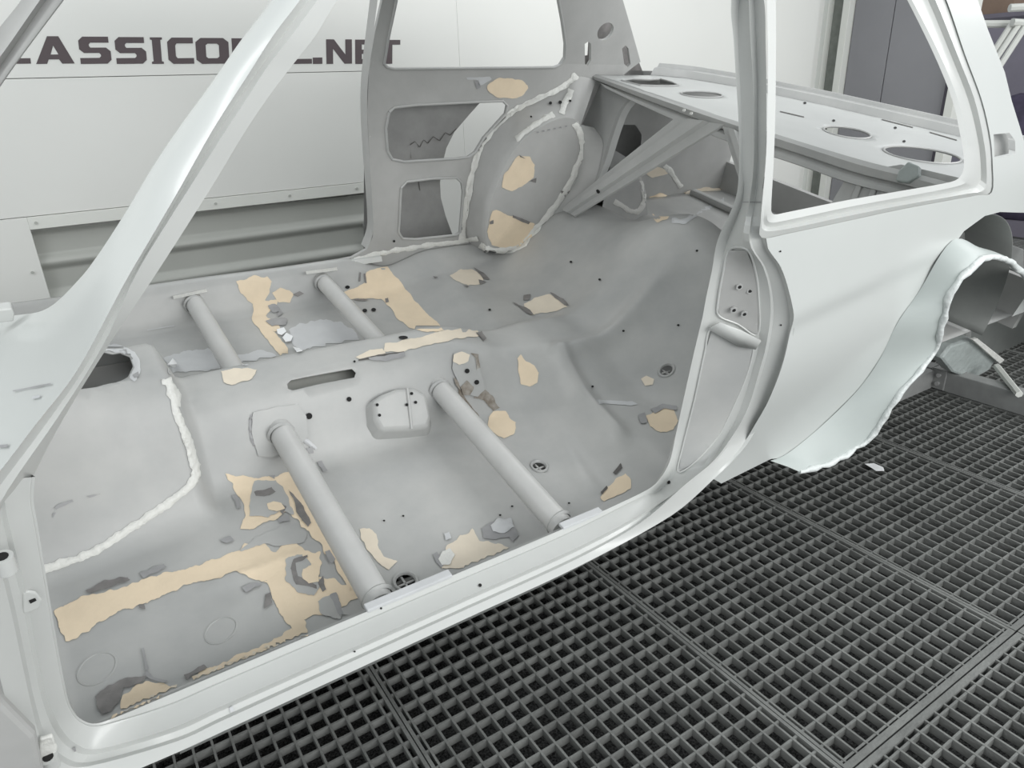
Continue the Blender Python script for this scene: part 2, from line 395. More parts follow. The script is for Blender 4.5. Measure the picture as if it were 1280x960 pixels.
for v in bm.verts:
    k = 1 + .25 * noise.noise(v.co * 2.2); v.co = Vector((v.co.x * .3 * k, v.co.y * .42 * k, v.co.z * .5 * k))
    if v.co.z < -.42: v.co.z = -.42
me = bpy.data.meshes.new('c'); bm.to_mesh(me); bm.free()
cl = link('draped_cover', me, m_cloth, None, 180); cl.location = (pc.x + .2, pc.y, pc.z - .28); tag(cl, 'dark violet cloth cover bundled behind the car at right edge', 'cover')
ts = box('cover_stand', (pc.x - .05, pc.y - .3, -.03), (pc.x + .45, pc.y + .3, pc.z - .70), m_purple); tag(ts, 'grey box stand under the dark violet cloth cover', 'stand')
# ------------------------------------------------------------------ the floor pan (one pressed sheet)
def hump(x, y):
    c = 1.42; top = 0.16 + max(0, .10 - x) * .55; hw = 0.27 + max(0, .15 - x) * .10
    d = abs(y - c); k = 1 - sstep(.06, hw, d)
    return -.1 + (top + .1) * k
def H(x, y):
    base = -0.1
    base += (-0.055 - base) * sstep(1.0, 1.2, x)
    if x < -.1: base += (-.1 - x) * .9
    # rear seat pan: ridge, recess and kick-up over the axle
    if y < 1.36: base += .028 * math.exp(-((x - 1.17 - (y - 1.2) * .12) / .028)**2) * sstep(1.36, 1.26, y) * sstep(.93, 1.0, y)
    if x > 1.1: base += .022 * math.exp(-((y - 1.30 - (x - 1.2) * .1) / .03)**2) * sstep(1.12, 1.2, x) * sstep(1.75, 1.5, x)
    up = sstep(1.32, 1.76, x); base += (0.20 + .14 * math.exp(-((y - 1.42) / .28)**2)) * up - .2 * sstep(1.80, 2.1, x)
    base += .012 * math.sin((y - .9) * 14) * up
    # tunnel
    d = abs(y - 1.42); hgt = .175 * (1 - .62 * sstep(.82, 1.22, x)) * (1 - sstep(1.25, 1.6, x))
    wd = .20 + .12 * sstep(.95, 1.25, x)
    t = hgt * (1 - sstep(.045, wd if y < 1.42 else wd * .55, d)); base += t
    # embossed ribs and pads of the pan
    base += .006 * math.exp(-((y - 1.0) / .012)**2) * sstep(.1, .16, x) * sstep(.34, .3, x)
    base -= .008 * math.exp(-(((x - .03) / .05)**2 + ((y - .90) / .05)**2)) - .008 * math.exp(-(((x - .17) / .04)**2 + ((y - .92) / .04)**2))
    base += .012 * math.exp(-((x - 1.0 - (y - .95) * .25) / .03)**2) * sstep(.85, .9, y) * sstep(1.2, 1.05, y)
    base += .004 * noise.noise((x * 3, y * 3, 1))
    if x < .215:
        hh = hump(x, y); k = sstep(.215, .175, x); base = max(base, base + (hh - base) * k) if hh > base else base
    # sill sides
    base += .095 * sstep(.775, .745, y) + (.11) * sstep(2.0, 2.075, y) * (1 - .5 * sstep(.85, 1.05, x) - .3 * sstep(1.3, 1.5, x))
    return base
FH = lambda p: p.z - H(p.x, p.y)
def xy(px, py):
    q = march(px, py, FH); return (q.x, q.y)
gear = [xy(*p) for p in [(98, 487), (120, 484), (145, 478), (160, 471), (166, 458), (162, 446), (150, 441), (130, 440), (116, 442), (98, 455), (88, 470)]]
slot = [xy(*p) for p in [(360, 486), (359, 480), (364, 475), (400, 468), (440, 461), (445, 466), (443, 472), (400, 480), (366, 488)]]
def gd(px, py, r=.02): c = xy(px, py); return ell(c[0], c[1], r, r, 20)
dr1, dr2, dr3 = gd(507, 727, .019), gd(674, 583, .016), gd(833, 463, .016)
V, F, _ = cdt([(-.42, .737), (2.02, .737), (2.02, 2.09), (-.42, 2.09)], [gear, slot, dr1, dr2, dr3], .0135)
floor_pan = mesh('floor_pan', [(v[0], v[1], H(v[0], v[1])) for v in V], F, m_prim, ROOT, 60, .0025, -1)
remember(floor_pan)
FP = ['floor_pan']
# sheets added close under the slot and lever hole to lighten the openings
box('slot_backing', (.25, 1.335, .022), (.75, 1.47, .027), m_wall2, floor_pan); box('lever_backing', (-.1, 1.31, .095), (.17, 1.53, .10), m_primd, floor_pan)
for r_, c_ in ((.019, (507, 727)), (.016, (674, 583)), (.016, (833, 463))):
    x, y = xy(*c_); zc = H(x, y)
    tube('drain_rim', [(x + (r_ + .004) * math.cos(t), y + (r_ + .004) * math.sin(t), H(x + (r_ + .004) * math.cos(t), y + (r_ + .004) * math.sin(t)) + .001) for t in [2 * math.pi * i / 24 for i in range(25)]], .0035, m_prim, floor_pan, 6, False)
    box('drain_cross', (x - r_, y - .002, zc - .008), (x + r_, y + .002, zc - .005), m_primd, floor_pan)
    box('drain_cross', (x - .002, y - r_, zc - .008), (x + .002, y + r_, zc - .005), m_primd, floor_pan)
# ------------------------------------------------------------------ cross tubes
for xa, ya, za, yb, zb, r in ((.380, .762, -.035, 1.31, -.015, .0275), (.795, .762, -.035, 1.32, -.015, .0275), (.372, 1.48, -.03, 2.045, -.04, .026), (.770, 1.47, -.03, 2.045, -.035, .026)):
    t = tube('cross_tube', [(xa - .003, ya, za), (xa, (ya + yb) / 2, (za + zb) / 2), (xa + .003, yb, zb)], r, m_tube, ROOT, 28)
    e = yb if ya < 1 else yb; s = -1 if ya < 1 else -1
    for yy, zz in ((ya + .012, za), (yb - .03, zb)):
        tube('weld_ring', [(xa, yy, zz), (xa, yy + .006, zz), (xa, yy + .012, zz)], [r, r + .004, r], m_prim, t, 24, False)
# small plates above each tube end on the sills
for pts in ([(216, 370), (258, 361), (259, 365), (217, 374)], [(382, 339), (421, 334), (422, 338), (383, 343)]):
    prism('sill_plate', [on_y(x, y, 2.03) for x, y in pts], [on_y(x, y, 2.045) for x, y in pts], m_seal, ROOT)
for x0, x1 in ((.335, .50), (.755, .86)):
    box('sill_plate', (x0, .724, .008), (x1, .741, .016), m_pale, ROOT, .002)
def crease(x, z):
    return .008 * sstep(.03, -.03, z - .415 - (x - 1.1) * .13)
def ysk(z):
    u = (z - .66) / .035; sp = .035 * (math.log1p(math.exp(u)) if u < 30 else u)
    return .665 + .012 * sstep(.36, .05, z) + .33 * sp - .02 * math.sin(math.pi * min(1, max(0, (.62 - z) / .62)))**2
# ------------------------------------------------------------------ near body side: sill and rear door post, one channel section
ST = [(914, 925, 936, 943, 955, 0), (917, 923, 938, 945, 957, 50), (920, 925, 941, 947, 958, 100), (923, 927, 942, 947, 958, 150), (924, 928, 942, 947, 957, 205), (919, 928, 937, 943, 952, 250)]
PX = {0: [], 1: [], 2: [], 3: [], 4: []}
for s in ST:
    for k in range(5): PX[k].append((s[k], s[5]))
LOW = [[(897, 300), (909, 302), (929, 300), (937, 302), (957, 303)], [(890, 338), (899, 338), (944, 335), (954, 334), (976, 334)],
       [(883, 370), (893, 372), (949, 360), (962, 364), (987, 367)], [(878, 397), (888, 401), (950, 395), (963, 397), (993, 401)],
       [(870, 430), (880, 437), (948, 432), (957, 435), (989, 431)], [(862, 465), (872, 474), (940, 465), (950, 461), (980, 465)],
       [(852, 510), (864, 510), (925, 512), (935, 510), (965, 502)], [(845, 542), (851, 548), (909, 545), (916, 544), (950, 529)],
       [(837, 577), (841, 589), (886, 580), (892, 576), (928, 563)], [(822, 602), (826, 612), (852, 610), (856, 606), (893, 598)],
       [(800, 617), (802, 622), (800, 644), (800, 654), (840, 644)]]
for s in LOW:
    for k in range(5): PX[k].append(s[k])
YT = {0: .79, 1: .78, 2: .745, 3: .73, 4: .725}; YB = {0: .755, 1: .75, 2: .70, 3: .685, 4: .67}; YS = {0: .725, 1: .722, 2: .68, 3: .668, 4: .66}
def ypost(k, i):
    n1, n2 = 5, 13
    if i <= n1: return ysk((.955, .90, .85, .80, .745, .70)[i]) + (.057, .056, .029, .029, .003)[k]
    if i <= n2: return YB[k] if k < 4 else ysk(.68 - (i - n1) * .068) + .003 + (.008 if i > 9 else .004 if i > 8 else 0)
    return YB[k] + (YS[k] - YB[k]) * ((i - n2) / (len(PX[0]) - 1 - n2))
SX = [.75, .5, .25, .08, .02]
SZ = {0: (.726, .012), 1: (.718, .0), 2: (.680, .0), 3: (.668, -.016), 4: (.655, -.022)}
H0 = [(44, 596), (42, 625), (47, 655), (60, 735), (70, 795), (80, 850), (88, 882), (103, 900), (127, 903)]
H1 = [(4, 600), (8, 640), (16, 675), (33, 745), (46, 815), (57, 865), (72, 903), (92, 928), (125, 936)]
H2 = [(-12, 625), (-8, 665), (-2, 700), (14, 765), (28, 830), (40, 885), (52, 925), (75, 951), (110, 958)]
H3 = [(-22, 640), (-18, 680), (-10, 710), (6, 775), (19, 840), (32, 895), (44, 935), (66, 965), (102, 972)]
H4 = [(-60, 660), (-45, 690), (-32, 725), (-14, 790), (2, 855), (16, 908), (30, 950), (54, 985), (92, 993)]
Hh = [H0, [(a[0] * .88 + b[0] * .12, a[1] * .88 + b[1] * .12) for a, b in zip(H0, H1)], H1, H2, H4]
HY = [.728, .722, .70, .68, .655]
rails = []
for k in range(5):
    r = [on_y(x, y, ypost(k, i)) for i, (x, y) in enumerate(PX[k])]
    q = r[0] + (r[0] - r[1]) * 1.6; r = [Vector((q.x, min(.82, q.y + .02), q.z))] + r
    r += [Vector((sx, SZ[k][0], SZ[k][1])) for sx in SX]
    r += [on_y(x, y, HY[k]) for x, y in Hh[k][::-1]]
    rails.append(r)
NST = len(rails[0]); NS0 = 18; NS1 = NS0 + 4
def isill(i): return sstep(13, 18, i)
def sink(a, b, t, f): return [(p.lerp(q, t) + ((p.lerp(q, t) - CL).normalized()) * f(i)) for i, (p, q) in enumerate(zip(a, b))]
tuck = [Vector((v.x + (.0 if i > 16 else .01), v.y + (.05 if i > 14 else .004), v.z - (.085 if i > 14 else 0))) for i, v in enumerate(rails[4])]
rin = [v + (Vector((.0, .03, -.09)) * isill(i) * (1 - sstep(25, 27, i)) + ((v - CL).normalized() * .05 + Vector((.004, 0, 0))) * (1 - isill(i)) + Vector((-.012, .05, -.02)) * sstep(25, 27, i)) for i, v in enumerate(rails[0])]
up = lambda i: 0
g1a = sink(rails[1], rails[2], .10, lambda i: .010 * up(i) + .001)
g1b = sink(rails[1], rails[2], .85, lambda i: .010 * up(i) + .001)
g2a = sink(rails[2], rails[3], .30, lambda i: .011 * isill(i) + .0005)
g2b = sink(rails[2], rails[3], .75, lambda i: .011 * isill(i) + .0005)
g3a = sink(rails[3], rails[4], .12, lambda i: .006 * (1 - isill(i)) * sstep(4, 7, i))
g3b = sink(rails[3], rails[4], .80, lambda i: .010 * (1 - isill(i)) * sstep(4, 7, i))
fl1 = sink(rails[0], rails[1], .85, lambda i: .004 * isill(i))
fr_ = loft('door_frame', [rin, rails[0], fl1, rails[1], g1a, g1b, rails[2], g2a, g2b, rails[3], g3a, g3b, rails[4]], m_sill, ROOT, 5, 20)
loft('sill_outer_face', [rails[4][15:23], tuck[15:23]], m_white, ROOT, 4)
remember(fr_)
# recessed pockets and bolts on the jamb
def jp(x, y, o=0): return on_pl(x, y, on_y(918, 430, .725 + o), JN)
a_, b_, c_ = on_y(888, 401, .748), on_y(948, 401, .703), on_y(870, 520, .748)
JN = (b_ - a_).cross(c_ - a_).normalized()
if JN.x > 0: JN = -JN
def jpan(pts, inset, depth, name='jamb_pocket', m=m_primd):
    P = [on_pl(x, y, a_, JN) + JN * .003 for x, y in pts]; c = sum(P, Vector()) / len(P)
    ins = [p + (c - p) * inset - JN * depth for p in P]; n = len(P)
    vs = P + ins; fs = [(i, (i + 1) % n, n + (i + 1) % n, n + i) for i in range(n)] + [tuple(range(n, 2 * n))]
    return mesh(name, vs, fs, m, ROOT, 30)
upper = [(912, 312), (934, 312), (944, 338), (948, 372), (947, 418), (922, 405), (899, 395), (897, 380), (904, 340)]
lower = [(889, 412), (921, 428), (941, 432), (933, 470), (915, 512), (898, 545), (872, 575), (848, 590), (853, 560), (868, 500), (881, 440)]
ju = patch('jamb_pocket', upper, m_primd, ['door_frame'], 0, off=.002, sp=6); jl = patch('jamb_pocket', lower, m_prim, ['door_frame'], 0, off=.002, sp=6)
def oncast(x, y, t, o=.002):
    d = rc(x, y).normalized(); h = BV[t].ray_cast(CL, d); return (h[0] if h[0] is not None else on_y(x, y, .7)) - d * o
for P_, par_ in ((upper, ju), (lower, jl)):
    q_ = cr(P_, 5, True); q_ = [oncast(p[0], p[1], 'door_frame') for p in q_]; tube('pocket_rim', q_ + [q_[0]], .0022, m_sill, par_, 6, False)
lg = [(885, 408), (897, 396), (922, 406), (947, 419), (943, 433), (921, 429), (889, 413)]
P = [on_pl(x, y, a_, JN) + JN * .016 for x, y in lg[1:4]]; Q = [on_pl(x, y, a_, JN) + JN * .006 for x, y in (lg[0], lg[5], lg[4])]
mesh('jamb_ledge', P + Q, [(0, 1, 4, 3), (1, 2, 5, 4)], m_sill, ROOT, 20, .004)
for x, y in ((922, 355), (935, 360), (915, 384), (928, 389)):
    p = on_pl(x, y, a_, JN) + JN * .008
    b = tube('jamb_bolt', [p, p + JN * .003], .007, m_prim, ju, 6); tube('bolt_socket', [p + JN * .0032, p + JN * .0036], .0035, m_hole, b, 12)
# ------------------------------------------------------------------ near quarter window surround (stepped channel)
lip = [(969, -40), (970, 20), (970, 75), (969, 150), (967, 205), (964, 262), (968, 268), (985, 265), (1060, 250), (1130, 238), (1190, 227), (1202, 218), (1205, 200), (1201, 172), (1190, 124), (1167, 67), (1134, 0), (1112, -40)]
st1 = [(964, -40), (965, 20), (966, 75), (965, 150), (963, 205), (959, 266), (962, 278), (985, 275), (1060, 259), (1130, 246), (1196, 233), (1211, 224), (1213, 203), (1208, 172), (1197, 124), (1174, 67), (1140, 0), (1118, -40)]
st2 = [(961, -40), (962, 20), (963, 75), (962, 150), (960, 205), (955, 268), (958, 283), (985, 281), (1060, 265), (1130, 251), (1204, 238), (1224, 230), (1226, 205), (1222, 172), (1210, 124), (1188, 67), (1160, 0), (1138, -40)]
st3 = [(959, -40), (960, 20), (961, 75), (960, 150), (958, 205), (953, 270), (955, 288), (985, 286), (1060, 270), (1130, 256), (1210, 242), (1231, 236), (1233, 206), (1229, 172), (1218, 124), (1196, 67), (1169, 0), (1148, -40)]
st4 = [(958, -40), (959, 20), (960, 75), (959, 150), (957, 205), (951, 274), (952, 297), (985, 292), (1060, 276), (1130, 261), (1222, 244), (1240, 240), (1241, 208), (1238, 172), (1227, 124), (1206, 67), (1183, 0), (1162, -40)]
def onskin(x, y, o=0): return march(x, y, lambda p: p.y - ysk(p.z) - o, .3, 5) 
lip, st1, st2, st3, st4 = [[tuple(p) for p in cr(l_, 4)] for l_ in (lip, st1, st2, st3, st4)]
QW = []
for rail, o in ((lip, .03), (lip, .006), (st1, .002), (st2, .010), (st3, .0), (st4, .004)):
    off = o
    QW.append([onskin(x, y, off * (1 if off > .02 else sstep(17, 26, i_) * (1 - .0 * sstep(60, 70, i_)))) for i_, (x, y) in enumerate(rail)])
qw = loft('quarter_window_frame', QW, m_sill, ROOT, 1, 24)
remember(qw)
# ------------------------------------------------------------------ near quarter panel skin
def P2(lst): r = [onskin(x, y) for x, y in lst]; return [(p.x, p.z) for p in r]
arch_edge = [(1186, 300), (1149, 364), (1122, 405), (1100, 450), (1070, 491), (1025, 536), (985, 568), (965, 577)]
PX4 = [tuple(p) for p in cr(PX[4], 5)]
outl = P2(PX4[31:76]) + P2([(893, 600), (905, 607), (965, 577)]) + P2([(p[0] + 7 * min(1, k / 6), p[1] + 6 * min(1, k / 6)) for k, p in enumerate([tuple(p) for p in cr(arch_edge, 5)][::-1][1:])]) + P2([(1205, 289), (1231, 270), (1250, 265), (1280, 266)]) 
lastp = onskin(1280, 266)
outl += [(lastp.x + .12, lastp.z - .03), (lastp.x + .28, lastp.z - .12), (lastp.x + .33, .2), (2.72, .2), (2.75, .60), (2.3, .615)]
cp = P2([(1280, 176), (1265, 127), (1256, 90), (1235, 37), (1222, 0)])
outl += [(cp[0][0] + .06, .64)] + cp + [(cp[-1][0] - .08, 1.06), (cp[-1][0] - .14, 1.06)]
outl += P2(st4[::-1][:-25])
vent = P2([(1242, 168), (1262, 166), (1269, 176), (1269, 192), (1250, 197), (1243, 196)])
V, F, _ = cdt(outl, [vent], .012)
qp = mesh('quarter_panel', [(v[0], ysk(v[1]) + crease(*v), v[1]) for v in V], F, m_white, ROOT, 60)
remember(qp)
P = [onskin(x, y, .012) for x, y in [(1240, 165), (1264, 163), (1272, 176), (1272, 195), (1250, 200), (1240, 199)]]
prism('vent_tray', [p + Vector((0, .02, 0)) for p in P], [p + Vector((0, .024, 0)) for p in P], m_prim, ROOT)
# ------------------------------------------------------------------ flared arch (raw glassfibre-edged band)
fin = [on_y(x, y, yy) for x, y, yy in [(1400, 380, .70), (1330, 345, .69), (1280, 336, .685), (1251, 318, .68), (1224, 309, .675), (1190, 300, .67), (1149, 364, .66), (1122, 405, .655), (1100, 450, .655), (1070, 491, .655), (1025, 536, .66), (985, 568, .665), (963, 577, .67)]]
fou = [on_y(x, y, yy) for x, y, yy in [(1400, 470, .64), (1330, 395, .62), (1281, 345, .60), (1262, 328, .60), (1240, 322, .60), (1216, 333, .60), (1192, 360, .60), (1176, 405, .60), (1168, 440, .60), (1128, 489, .60), (1085, 548, .61), (1042, 577, .625), (1000, 590, .64)]]
fou2 = [on_y(x, y, yy) for x, y, yy in [(1400, 480, .65), (1330, 403, .63), (1282, 352, .61), (1262, 336, .61), (1240, 331, .61), (1218, 341, .61), (1197, 366, .61), (1184, 407, .61), (1176, 440, .61), (1136, 489, .61), (1091, 549, .62), (1045, 580, .635), (1001, 591, .65)]]
fin = fin[:5] + [march(x, y, lambda p: p.y - ysk(p.z) - crease(p.x, p.z) + .001, .3, 5) for x, y in [(1190, 301), (1149, 364), (1121, 405), (1099, 450), (1069, 491), (1024, 535), (984, 567), (963, 576)]]
fmid = [a * .5 + b * .5 + Vector((0, -.008, .004)) for a, b in zip(fin, fou)]
def wob(L, s, k): return [v + Vector((noise.noise((i * 1.3, k, 0)), 0, noise.noise((i * 1.7, 5, k)))) * s for i, v in enumerate(L)]
m_flare = mat('matt flare primer', (.47, .51, .495), .5, var=.04, vs=6)
f1 = loft('arch_flare', [fin, fmid, fou], m_flare, ROOT, 6, 60)
q1 = [Vector(v) for v in cr([tuple(v) for v in fou], 6)]
tube('flare_lip', [v + Vector((noise.noise(v * 40), noise.noise(v * 33 + Vector((3, 0, 0))), noise.noise(v * 37))) * .005 for v in q1], [.0075 + .005 * noise.noise(v * 30) for v in q1], mat('rough pale lip', (.68, .71, .70), .35, bump=.8, bs=40), f1, 10)
# inner wheel housing seen through the arch
rimin = [v + Vector((.02, .03, .0)) for v in fou]
wx, wz = 1.95, .10
hp = []
for Y, R in ((.72, .44), (.86, .43), (1.0, .40), (1.04, .30)):
    hp.append([Vector((wx + .02 + R * math.cos(t) * 1.02, Y, wz + R * math.sin(t))) for t in [math.pi * (.0 + 1.0 * i / 14) for i in range(15)]])
loft('inner_wheel_housing', hp[:3], m_glass, ROOT, 3, 60, .002, 1)
pl = [(wx + .02 + .41 * math.cos(t), wz + .40 * math.sin(t)) for t in [math.pi * i / 20 for i in range(21)]]
V, F, _ = cdt(pl, [], .08); mesh('housing_inner_wall', [(v[0], 1.0, v[1]) for v in V], F, m_glass, ROOT)
def ypoly(name, pts, Y, th, m, parent=ROOT, bev=.002): return prism(name, [on_y(x, y, Y) for x, y in pts], [on_y(x, y, Y) + Vector((0, th, 0)) for x, y in pts], m, parent, bev)
ypoly('wheelhouse_rib', [(1188, 395), (1196, 392), (1206, 455), (1198, 458)], .93, .02, m_gold)
ypoly('wheelhouse_post', [(1212, 350), (1219, 346), (1214, 425), (1228, 436), (1218, 440), (1206, 430)], .90, .02, m_prim)
ypoly('torn_valance', [(1176, 449), (1190, 432), (1215, 424), (1235, 432), (1247, 447), (1236, 464), (1216, 475), (1190, 466)], .82, .05, m_fib, ROOT, .01)
ypoly('valance_edge', [(1216, 425), (1222, 423), (1256, 450), (1250, 455)], .80, .012, m_seal)
ypoly('arch_brace', [(1196, 305), (1215, 310), (1232, 300), (1212, 281)], .85, .02, m_prim)
ypoly('arch_brace', [(1242, 325), (1280, 345), (1280, 312), (1248, 300)], .88, .02, m_beam)
# ------------------------------------------------------------------ near windscreen pillar with scuttle corner
A_left = [(410, -110), (339, 0), (300, 52), (262, 107), (222, 162), (190, 210), (161, 259), (125, 315), (98, 350), (60, 385), (20, 394), (-60, 400), (-160, 400)]
A_cr1 = [(452, -110), (375, 0), (341, 45), (311, 92), (285, 132), (262, 169), (225, 235), (190, 295), (155, 355), (97, 462), (45, 530), (-5, 595), (-60, 660)]
A_gr = [(468, -110), (386, 0), (350, 50), (320, 92), (293, 132), (268, 172), (230, 235), (196, 293), (162, 352), (112, 450), (56, 532), (-2, 610), (-50, 680)]
A_cr2 = [(480, -110), (397, 0), (365, 44), (334, 84), (308, 124), (283, 162), (243, 225), (208, 280), (170, 343), (128, 433), (72, 522), (10, 612), (-40, 700)]
A_rt = [(508, -110), (422, 0), (394, 45), (362, 86), (335, 122), (306, 165), (268, 228), (232, 285), (190, 350), (133, 436), (80, 522), (44, 590), (-10, 700)]
AYs = ([.86, .82, .81, .80, .80, .80, .80, .82, .85, .92, 1.0, 1.1, 1.2], [.79, .75, .74, .735, .73, .725, .72, .71, .70, .69, .685, .68, .68], [.80, .762, .752, .747, .742, .737, .732, .722, .712, .702, .697, .69, .69], [.795, .757, .747, .742, .737, .732, .727, .72, .71, .70, .695, .69, .69], [.80, .765, .755, .75, .745, .74, .735, .728, .72, .72, .73, .745, .75])
AR = [[on_y(x, y, Y) for (x, y), Y in zip(r, ys)] for r, ys in zip((A_left, A_cr1, A_gr, A_cr2, A_rt), AYs)]
bulge = [a * .5 + b * .5 + Vector((0, -.022, .012)) for a, b in zip(AR[0], AR[1])]
ap = loft('windscreen_pillar', [AR[0], bulge, AR[1]], m_white, ROOT, 5, 70)
ap2 = loft('pillar_flange', [AR[1], AR[2], AR[3], AR[4]], m_sill, ROOT, 5, 24)
ret = [v + (v - CL).normalized() * .045 + Vector((-.004, 0, 0)) for v in AR[4]]
loft('pillar_return', [AR[4], ret], m_primd, ROOT, 5, 60)
ret2 = [v + (v - CL).normalized() * .045 + Vector((.006, 0, 0)) for v in AR[0]]
loft('pillar_inner_return', [AR[0][:9], ret2[:9]], m_primd, ROOT, 5, 60)
remember(ap, ap2)
# bracket tab with a slot, hinge stubs
tb = [(28, 742), (36, 739), (46, 741), (53, 750), (50, 760), (40, 765), (29, 768)]
ypoly('check_strap_tab', tb, .70, .004, m_sill); ypoly('tab_slot', [(36, 751), (44, 748), (46, 751), (38, 755)], .6985, .001, m_hole)
for x, y in ((5, 703), (62, 951)):
    c = on_y(x, y, .665); h = tube('hinge_stub', [c + Vector((0, -.0, -.012)), c + Vector((0, 0, .008))], .010, m_sill, ROOT, 16); tube('hinge_bore', [c + Vector((0, 0, .0082)), c + Vector((0, 0, .0086))], .006, m_hole, h, 12)
ypoly('hinge_bracket', [(50, 925), (66, 920), (72, 935), (68, 958), (48, 958)], .668, .006, m_seal)
ypoly('front_wing_edge', [(-40, 800), (5, 880), (45, 920), (60, 990), (-40, 1000)], .63, .02, m_primd, ROOT, .006)
ypoly('cowl_bracket', [(-10, 388), (15, 385), (18, 392), (17, 402), (-10, 405)], .96, .02, m_sill)
# ------------------------------------------------------------------ far windscreen pillar
FA = [[on_y(x, y, Y) for x, y in r] for r, Y in (([(90, -90), (30, 0), (0, 38), (-60, 120), (-110, 190)], 2.12), ([(115, -90), (50, 0), (8, 60), (-50, 140), (-100, 215)], 2.06), ([(122, -90), (57, 0), (12, 66), (-45, 150), (-95, 225)], 2.08), ([(148, -90), (80, 0), (26, 72), (-10, 125), (-60, 215)], 2.05))]
FA = [[r[0] + (r[0] - r[1]) * 1.15] + r + [r[-1] + (r[-1] - r[-2]) * .25] for r in FA]
fp_ = loft('far_windscreen_pillar', FA, m_primd, ROOT, 5, 24, .004)
# ------------------------------------------------------------------ far body side inner panel with its cut-outs
FY = 2.09
def ff(l, Y=FY): return [(p.x, p.z) for p in [on_y(x, y, Y) for x, y in l]]
fo = ff([(472, 0), (466, 40), (461, 90), (459, 140), (462, 200), (467, 280), (466, 296), (458, 312), (440, 322)])
sill_pts = [(.9, -.02), (.2, -.03), (-.1, -.03), (-.1, -.10), (1.85, -.10), (1.9, .58)]
cpil = ff([(800, 77), (785, 38), (770, 0)])
dxy = (cpil[2][0] - cpil[0][0]) / (cpil[2][1] - cpil[0][1])
fo = [(fo[0][0] - .02, 1.04)] + fo + sill_pts[:0] + [(.55, -.012), (.2, -.012), (-.12, -.012), (-.12, -.11), (1.92, -.11), (1.92, .55)] + cpil + [(cpil[2][0] + dxy * (1.04 - cpil[2][1]), 1.04)]
wn = ff([(480, 80), (484, 84), (492, 86), (600, 85), (692, 84), (700, 81), (705, 72), (704, 55), (697, 25), (690, 0), (683, -25), (675, -45), (492, -60), (489, 0), (483, 45)])
c1 = ff([(486, 140), (493, 134), (520, 131), (600, 127), (628, 126), (634, 132), (632, 142), (605, 172), (594, 190), (586, 196), (570, 198), (505, 202), (490, 199), (484, 188), (482, 160)])
c2 = ff([(501, 235), (508, 227), (540, 223), (570, 222), (577, 228), (579, 240), (575, 290), (570, 294), (520, 299), (503, 298), (498, 290)])
e1 = ff([(x, y) for x, y in ell(752, 38, 9, 12, 20, .5)], FY); s1 = ff([(728, 54), (732, 51), (736, 54), (738, 76), (735, 82), (731, 80)]); s2 = ff([(775, 60), (779, 56), (783, 60), (788, 80), (785, 84), (780, 80)])
V, F, _ = cdt(fo, [wn, c1, c2, e1, s1, s2], .03)
fs_ = mesh('far_inner_panel', [(v[0], FY - max(0, v[1] - .62) * .18, v[1]) for v in V], F, m_primd, ROOT, None, .012, -1)
fs_.modifiers[0].offset = 1
remember(fs_)
# make sure thickness goes outwards
fs_.modifiers[0].offset = 1 if fs_.data.polygons[0].normal.y > 0 else -1
for nm, hh in (('window_lip', wn), ('cutout_lip', c1), ('cutout_lip', c2)):
    tube(nm, [(x, FY - .002 - max(0, z - .62) * .18, z) for x, z in hh + [hh[0]]], .0045, m_prim, fs_, 8, False)
# far door-side post thickness and sill top
loft('far_door_post', [[Vector((x, FY + dy, z)) for x, z in ff([(472, 0), (461, 90), (459, 140), (462, 200), (467, 285), (459, 312)])] for dy in (0, .05)], m_primd, ROOT, 4)
loft('far_sill', [[Vector((x, Y, z)) for x in (-.2, .3, .7, 1.0)] for Y, z in ((2.068, -.012), (2.075, .004), (2.09, .004), (2.095, -.008), (2.13, -.012), (2.14, -.03), (2.14, -.14))], m_sill, ROOT, 3, 24)
# outer skin behind the cut-outs
OY = 2.2
oh = ff([(612, 115), (586, 144), (568, 165), (558, 185), (553, 205), (550, 228), (551, 247), (557, 270), (568, 300), (640, 420)], OY)
osk = [(.93, .60), (.93, -.12), oh[-2], oh[-3]] if False else None
arcx = [p for p in oh]
skin = [(.99, .585), (.99, -.10), (arcx[-2][0] - .02, -.10)] + arcx[::-1][1:] + [(arcx[0][0] + .10, arcx[0][1] + .05), (arcx[0][0] + .3, arcx[0][1] + .04), (2.1, .40), (2.3, .1), (2.6, .1), (2.6, .585)]
V, F, _ = cdt(skin, [], .05)
sk_ = mesh('far_outer_skin', [(v[0], OY, v[1]) for v in V], F, mat('dark bare inner skin', (.30, .30, .295), .5, var=.2, vs=6), ROOT)
remember(sk_)
ypoly_q = [(742, -30), (737, 40), (735, 69), (718, 72), (716, 112), (812, 112), (792, 60), (765, -30)]
prism('far_pillar_skin', [on_y(x, y, 2.2) for x, y in ypoly_q], [on_y(x, y, 2.2) + Vector((0, .004, 0)) for x, y in ypoly_q], m_scuff_shade, ROOT)  # dark colour stands in for the shade inside the pillar holes
prism('boot_hole_backing', [on_y(x, y, 2.17) for x, y in [(737, 128), (818, 138), (818, 232), (737, 250)]], [on_y(x, y, 2.175) for x, y in [(737, 128), (818, 138), (818, 232), (737, 250)]], sk_.data.materials[0], ROOT)  # dark sheet added behind the boot side hole to paint its shade
